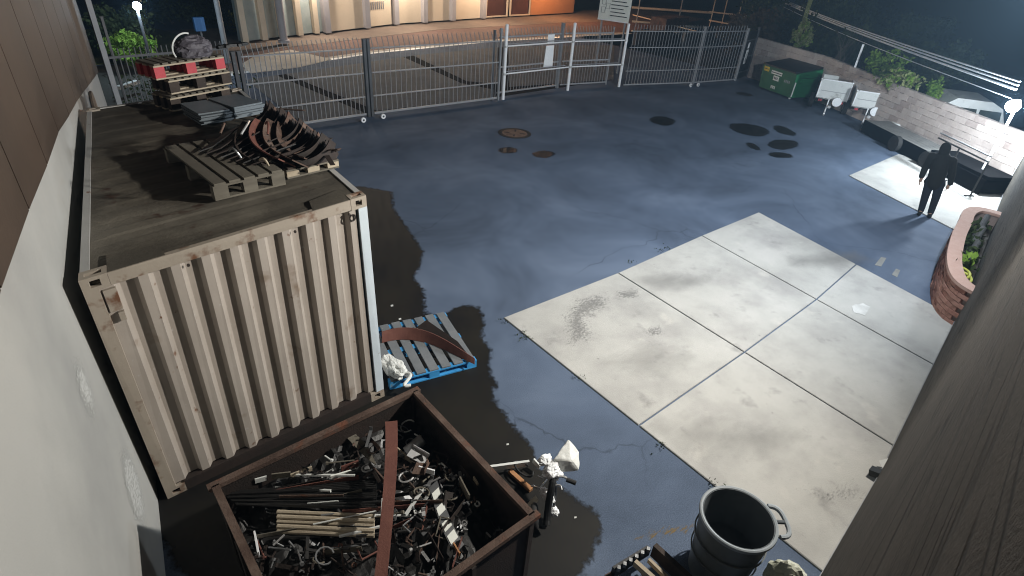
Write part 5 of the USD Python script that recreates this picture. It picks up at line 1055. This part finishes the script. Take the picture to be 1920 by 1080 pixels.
# ---- vegetation
def shrub(name, label, c, rad, n, size, mt, cat='shrub', group=None, trunk=.0, seed=0, stems=0, mt2=None, dense=.55):
    c = np.asarray(c, float); r = np.random.default_rng(seed); rad = np.asarray(rad, float)
    K = 26; cl = r.normal(size=(K, 3)); cl /= np.linalg.norm(cl, axis=1, keepdims=True); cl *= (r.uniform(.25, .95, K)**.6)[:, None]
    w = r.uniform(.10, .34, K); k = r.integers(0, K, n); P = cl[k] + r.normal(size=(n, 3))*w[k][:, None]*.62
    C = c + P*rad; foot = c[2]-rad[2]-trunk
    C[:, 2] = np.maximum(C[:, 2], foot+.03)
    t = T(name, label, cat, (c[0], c[1], foot), group)
    b = np.array([c[0], c[1], foot]); t.add('trunk', pipe(spline([b, b+[.04*rad[0], 0, trunk*.6+.2*rad[2]], c+[-.05*rad[0], .03, 0]], 8), np.linspace(.05+.05*rad[2], .02, 8), 8), 'bark')
    for q in range(stems):
        e = c + cl[q % K]*rad*.9; t.add('limb', pipe(spline([b+(c-b)*.5, (b+(c-b)*.7+e)/2+[0, 0, .05], e], 8), np.linspace(.03+.02*rad[2], .008, 8), 6), 'bark')
    m = n if mt2 is None else int(n*.7)
    t.add('crown', leaf_quads(C[:m], size, .1, seed+1), mt)
    if mt2: t.add('crown', leaf_quads(C[m:], size*1.1, .3, seed+2), mt2, label='paler leaves')
    return t
shrub('bush', 'bright green rounded bush leaning over the middle of the block wall', RR(1663, 125, 26.0), (.75, .75, .62), 1700, .12, 'leaf_green', group=None, trunk=2.2, seed=1, stems=5)
shrub('vine', 'pale leafy vine spilling over the top of the block wall below the green bush', RR(1690, 150, 24.6), (.72, .72, .34), 700, .15, 'leaf_pale', 'vine', trunk=2.2, seed=2, stems=6, mt2='leaf_green')
shrub('conifer_shrub', 'small upright green conifer behind the block wall right of the vine', RR(1752, 170, 24.6), (.26, .26, .48), 700, .10, 'leaf_green', trunk=2.2, seed=3)
shrub('vine', 'light green leafy vine hanging on tall stems at the far end of the block wall', RR(1506, 66, 29.5), (.42, .42, .60), 800, .13, 'leaf_pale', 'vine', trunk=2.5, seed=4, stems=6, mt2='leaf_green')
stb = RR(1508, 60, 29.8)
for i in range(4):
    single('thin_stem', tube(stb+[.12*i-.2, .1*i, -2.5], stb+[.16*i-.2, .12*i, 1.6], .018, 6), 'leaf_pale', 'thin tall bare stem above the far vine', 'stem', 'tall stems above the far vine')
bs = RR(1575, 105, 27.4); br = T('bare_bush', 'bare grey twiggy bush behind the block wall left of the white post', 'bush', bs-[0, 0, 2])
for i in range(16):
    e = bs + np.array([rng.uniform(-.5, .5), rng.uniform(-.5, .5), rng.uniform(.35, 1.0)]); br.add('twig', pipe(spline([bs+[0, 0, -1.2], (bs+e)/2+rng.normal(size=3)*.08, e], 7), np.linspace(.02, .006, 7), 5), 'bark')
DT = 'dark trees beyond the block wall'
for i, (x, y, r_, rad, mt, lb) in enumerate([(1400, 62, 33, (1.7, 1.5, 1.1), 'leaf_brown', 'brownish bare looking tree behind the corner fence'), (1448, 30, 36, (1.8, 1.5, 1.6), 'leaf_dark', 'dark tree left of the tall stemmed vine'), (1545, 50, 34, (2.0, 1.6, 1.8), 'leaf_dark', 'dark tree right of the tall stemmed vine'),
                                             (1610, 30, 38, (2.4, 1.8, 2.2), 'leaf_dark', 'large dark tree behind the bare bush'), (1700, 70, 34, (2.0, 1.6, 1.5), 'leaf_dark', 'dark tree behind the bright green bush'), (1590, 95, 30, (1.4, 1.2, 1.0), 'leaf_dark', 'low dark bush mass behind the white post'),
                                             (1770, 130, 30, (1.6, 1.3, 1.0), 'leaf_dark', 'dim tree behind the small conifer')]):
    shrub('tree', lb, RR(x, y, r_), rad, 2600, .20, mt, 'tree', DT, trunk=1.0, seed=20+i, stems=6)
for i, (x, y, r_, rad, mt, lb) in enumerate([(225, 62, 27, (1.2, 1.0, .9), 'leaf_dark', 'dark leafy tree under the street lamp at the top left'), (330, 40, 36, (2.8, 1.5, 1.3), 'leaf_dark', 'dark tree right of the street lamp'), (410, 22, 38, (1.8, 1.4, 1.2), 'leaf_dark', 'dark tree left of the cream building'), (240, 92, 25, (.8, .7, .5), 'leaf_green', 'green bush by the boulder beyond the left fence')]):
    shrub('tree' if i < 3 else 'bush', lb, RR(x, y, r_), rad, 2200, .17, mt, 'tree' if i < 3 else 'shrub', None, trunk=.6, seed=60+i, stems=4)
shrub('shrub', 'yellow flowering shrub behind the low fence across the street', G(566, 47, .4)+[0, .3, .1], (1.1, .5, .42), 1300, .12, 'leaf_yellow', trunk=.05, seed=70)
shrub('shrub', 'yellow green shrub beside the glass entrance across the street', G(452, 40, .5), (.7, .5, .6), 900, .12, 'leaf_yellow', trunk=.05, seed=71)

# service cables from the building corner out over the wall
e0, e1 = np.array([20.3, 2.25, 2.95]), RR(1400, -40, 44)
cb = T('overhead_cable', 'bundle of pale overhead cables running from the building corner over the trees', 'cable', e0)
cA, cB = RR(1905, 168, 19.5), RR(1440, -8, 40)
for i, (o, r_) in enumerate([(0, .030), (.10, .022), (.19, .022), (-.22, .012)]):
    t_ = np.linspace(0, 1, 30)[:, None]; P = cA + (cB-cA)*t_ + np.array([0, 0, 1])*(o*(1-.3*t_) - .10*np.sin(np.pi*t_)*(1+i*.15)); cb.add('strand', pipe(P, r_, 6), 'cable')

# ================================================================== PERSON
fl, fr = G(1727, 400), G(1740, 408); ctr = (fl+fr)/2
hdv = G(1738, 405)-EYE; vd = np.array([hdv[0], hdv[1], 0]); vd /= np.linalg.norm(vd)          # away from the camera
sd_ = np.array([vd[1], -vd[0], 0])                                                                 # to the right in the picture
lean = -sd_*.24
pr = T('person', 'person in dark hooded jacket and dark trousers standing on the concrete edge', 'person', ctr*[1, 1, 0])
hgt = 1.70
def J(x, y, z): return ctr*[1, 1, 0] + sd_*x + vd*y + np.array([0, 0, z]) + lean*(z/1.7)
def body(chains, refine=.02, it=8):
    tot = manifold3d.Manifold()
    for ch in chains:
        for (p, r), (q, s_) in zip(ch[:-1], ch[1:]):
            tot = tot + manifold3d.Manifold.batch_hull([manifold3d.Manifold.sphere(r, 14).translate(tuple(p)), manifold3d.Manifold.sphere(s_, 14).translate(tuple(q))])
    mm = tot.refine_to_length(refine).to_mesh(); t = trimesh.Trimesh(mm.vert_properties[:, :3], mm.tri_verts, process=True)
    trimesh.smoothing.filter_taubin(t, iterations=it); return t
skin_ch = [[(J(-.10, 0, .09), .045), (J(-.10, -.02, .48), .062), (J(-.085, 0, .86), .085), (J(0, 0, .95), .13), (J(0, .02, 1.18), .135), (J(0, .03, 1.38), .13), (J(0, .03, 1.46), .06), (J(0, .05, 1.53), .058)],
           [(J(.10, .03, .09), .045), (J(.11, .0, .48), .062), (J(.09, 0, .86), .085)], [(J(-.10, .0, .09), .042), (J(-.105, -.13, .04), .035)], [(J(.10, .03, .09), .042), (J(.105, -.10, .04), .035)],
           [(J(-.19, .02, 1.38), .065), (J(-.25, .04, 1.10), .048), (J(-.27, -.03, .86), .036)], [(J(.19, .02, 1.38), .065), (J(.25, .04, 1.10), .048), (J(.28, -.03, .86), .036)], [(J(-.19, .02, 1.38), .07), (J(.19, .02, 1.38), .07)],
           [(J(0, .06, 1.58), .085), (J(0, .03, 1.62), .082)]]
for s_ in (-1, 1):   # hands: palm, four fingers, thumb
    w = J(s_*.275, -.03, .84); skin_ch.append([(w, .032), (w+[0, 0, -.07], .034)])
    for k in range(4):
        b = w + vd*(.027-.018*k) + np.array([0, 0, -.085]); L_ = [.040, .046, .042, .034][k]; skin_ch.append([(b, .010), (b+np.array([0, 0, -L_])-sd_*s_*.006, .009), (b+np.array([0, 0, -L_*1.75])-sd_*s_*.022, .008)])
    skin_ch.append([(w+[0, 0, -.03]-vd*.02, .012), (w+[0, 0, -.06]-vd*.05, .010), (w+[0, 0, -.09]-vd*.055, .009)])
pr.add('body', body(skin_ch, .018), 'skin', smooth=True)
hd_ = J(0, .05, 1.60)
for s_ in (-1, 1):
    pr.add('ear', trimesh.Trimesh(trimesh.creation.icosphere(2, 1).vertices*[.016, .022, .032]+hd_+sd_*s_*.085, trimesh.creation.icosphere(2, 1).faces), 'skin'); e = trimesh.creation.icosphere(2, .012); e.apply_translation(hd_+vd*.080+sd_*s_*.032+[0, 0, .01]); pr.add('eye', e, 'paper_white')
nz = trimesh.creation.icosphere(2, .016); nz.apply_translation(hd_+vd*.092+[0, 0, -.015]); pr.add('nose', nz, 'skin'); mo = trimesh.creation.icosphere(2, 1); mo = trimesh.Trimesh(mo.vertices*[.02, .02, .006]+hd_+vd*.082+[0, 0, -.05], mo.faces); pr.add('mouth', mo, 'bright_rust')
pr.add('jacket', body([[(J(0, 0, .80), .175), (J(0, .0, .98), .178), (J(0, .02, 1.20), .185), (J(0, .03, 1.36), .165), (J(0, .03, 1.46), .09)], [(J(-.12, 0, .80), .10), (J(.12, 0, .80), .10)], [(J(-.20, .02, 1.36), .095), (J(-.27, .04, 1.08), .075), (J(-.285, -.02, .88), .058)], [(J(.20, .02, 1.36), .095), (J(.27, .04, 1.08), .075), (J(.295, -.02, .88), .058)],
                       [(J(-.20, .02, 1.36), .10), (J(.20, .02, 1.36), .10)]], .025), 'cloth_black', smooth=True)
pr.add('hood', body([[(J(0, .02, 1.42), .10), (J(0, .00, 1.58), .112), (J(0, .005, 1.64), .10)], [(J(-.06, .03, 1.45), .06), (J(.06, .03, 1.45), .06)]], .02), 'cloth_black', smooth=True)
pr.add('trousers', body([[(J(-.10, 0, .10), .066), (J(-.10, -.02, .48), .085), (J(-.09, 0, .84), .115), (J(0, 0, .92), .15)], [(J(.10, .03, .10), .066), (J(.11, .0, .48), .085), (J(.095, 0, .84), .115), (J(0, 0, .92), .15)]], .025), 'cloth_blue', smooth=True)
for s_ in (-1, 1):
    y = 0 if s_ < 0 else .03; pr.add('shoe', body([[(J(s_*.10, y+.03, .055), .052), (J(s_*.105, y-.06, .05), .050), (J(s_*.11, y-.15, .042), .040)]], .02), 'cloth_black', smooth=True)

# ================================================================== ADDED HAZE FOR LAMP GLARE
M['glare_haze'] = usdkit.material(stage, '/World/Looks/glare_haze', {'v': ('principled_volume', {'color': (0.40, 0.68, 1.0), 'density': 0.0013, 'anisotropy': 0.2})}, [], volume='v.volume')  # thin blue haze added to glow round the lamps like lens glare
single('haze', box((5, 25, 2.6), (150, 130, 10.8)), 'glare_haze', kind='stuff')
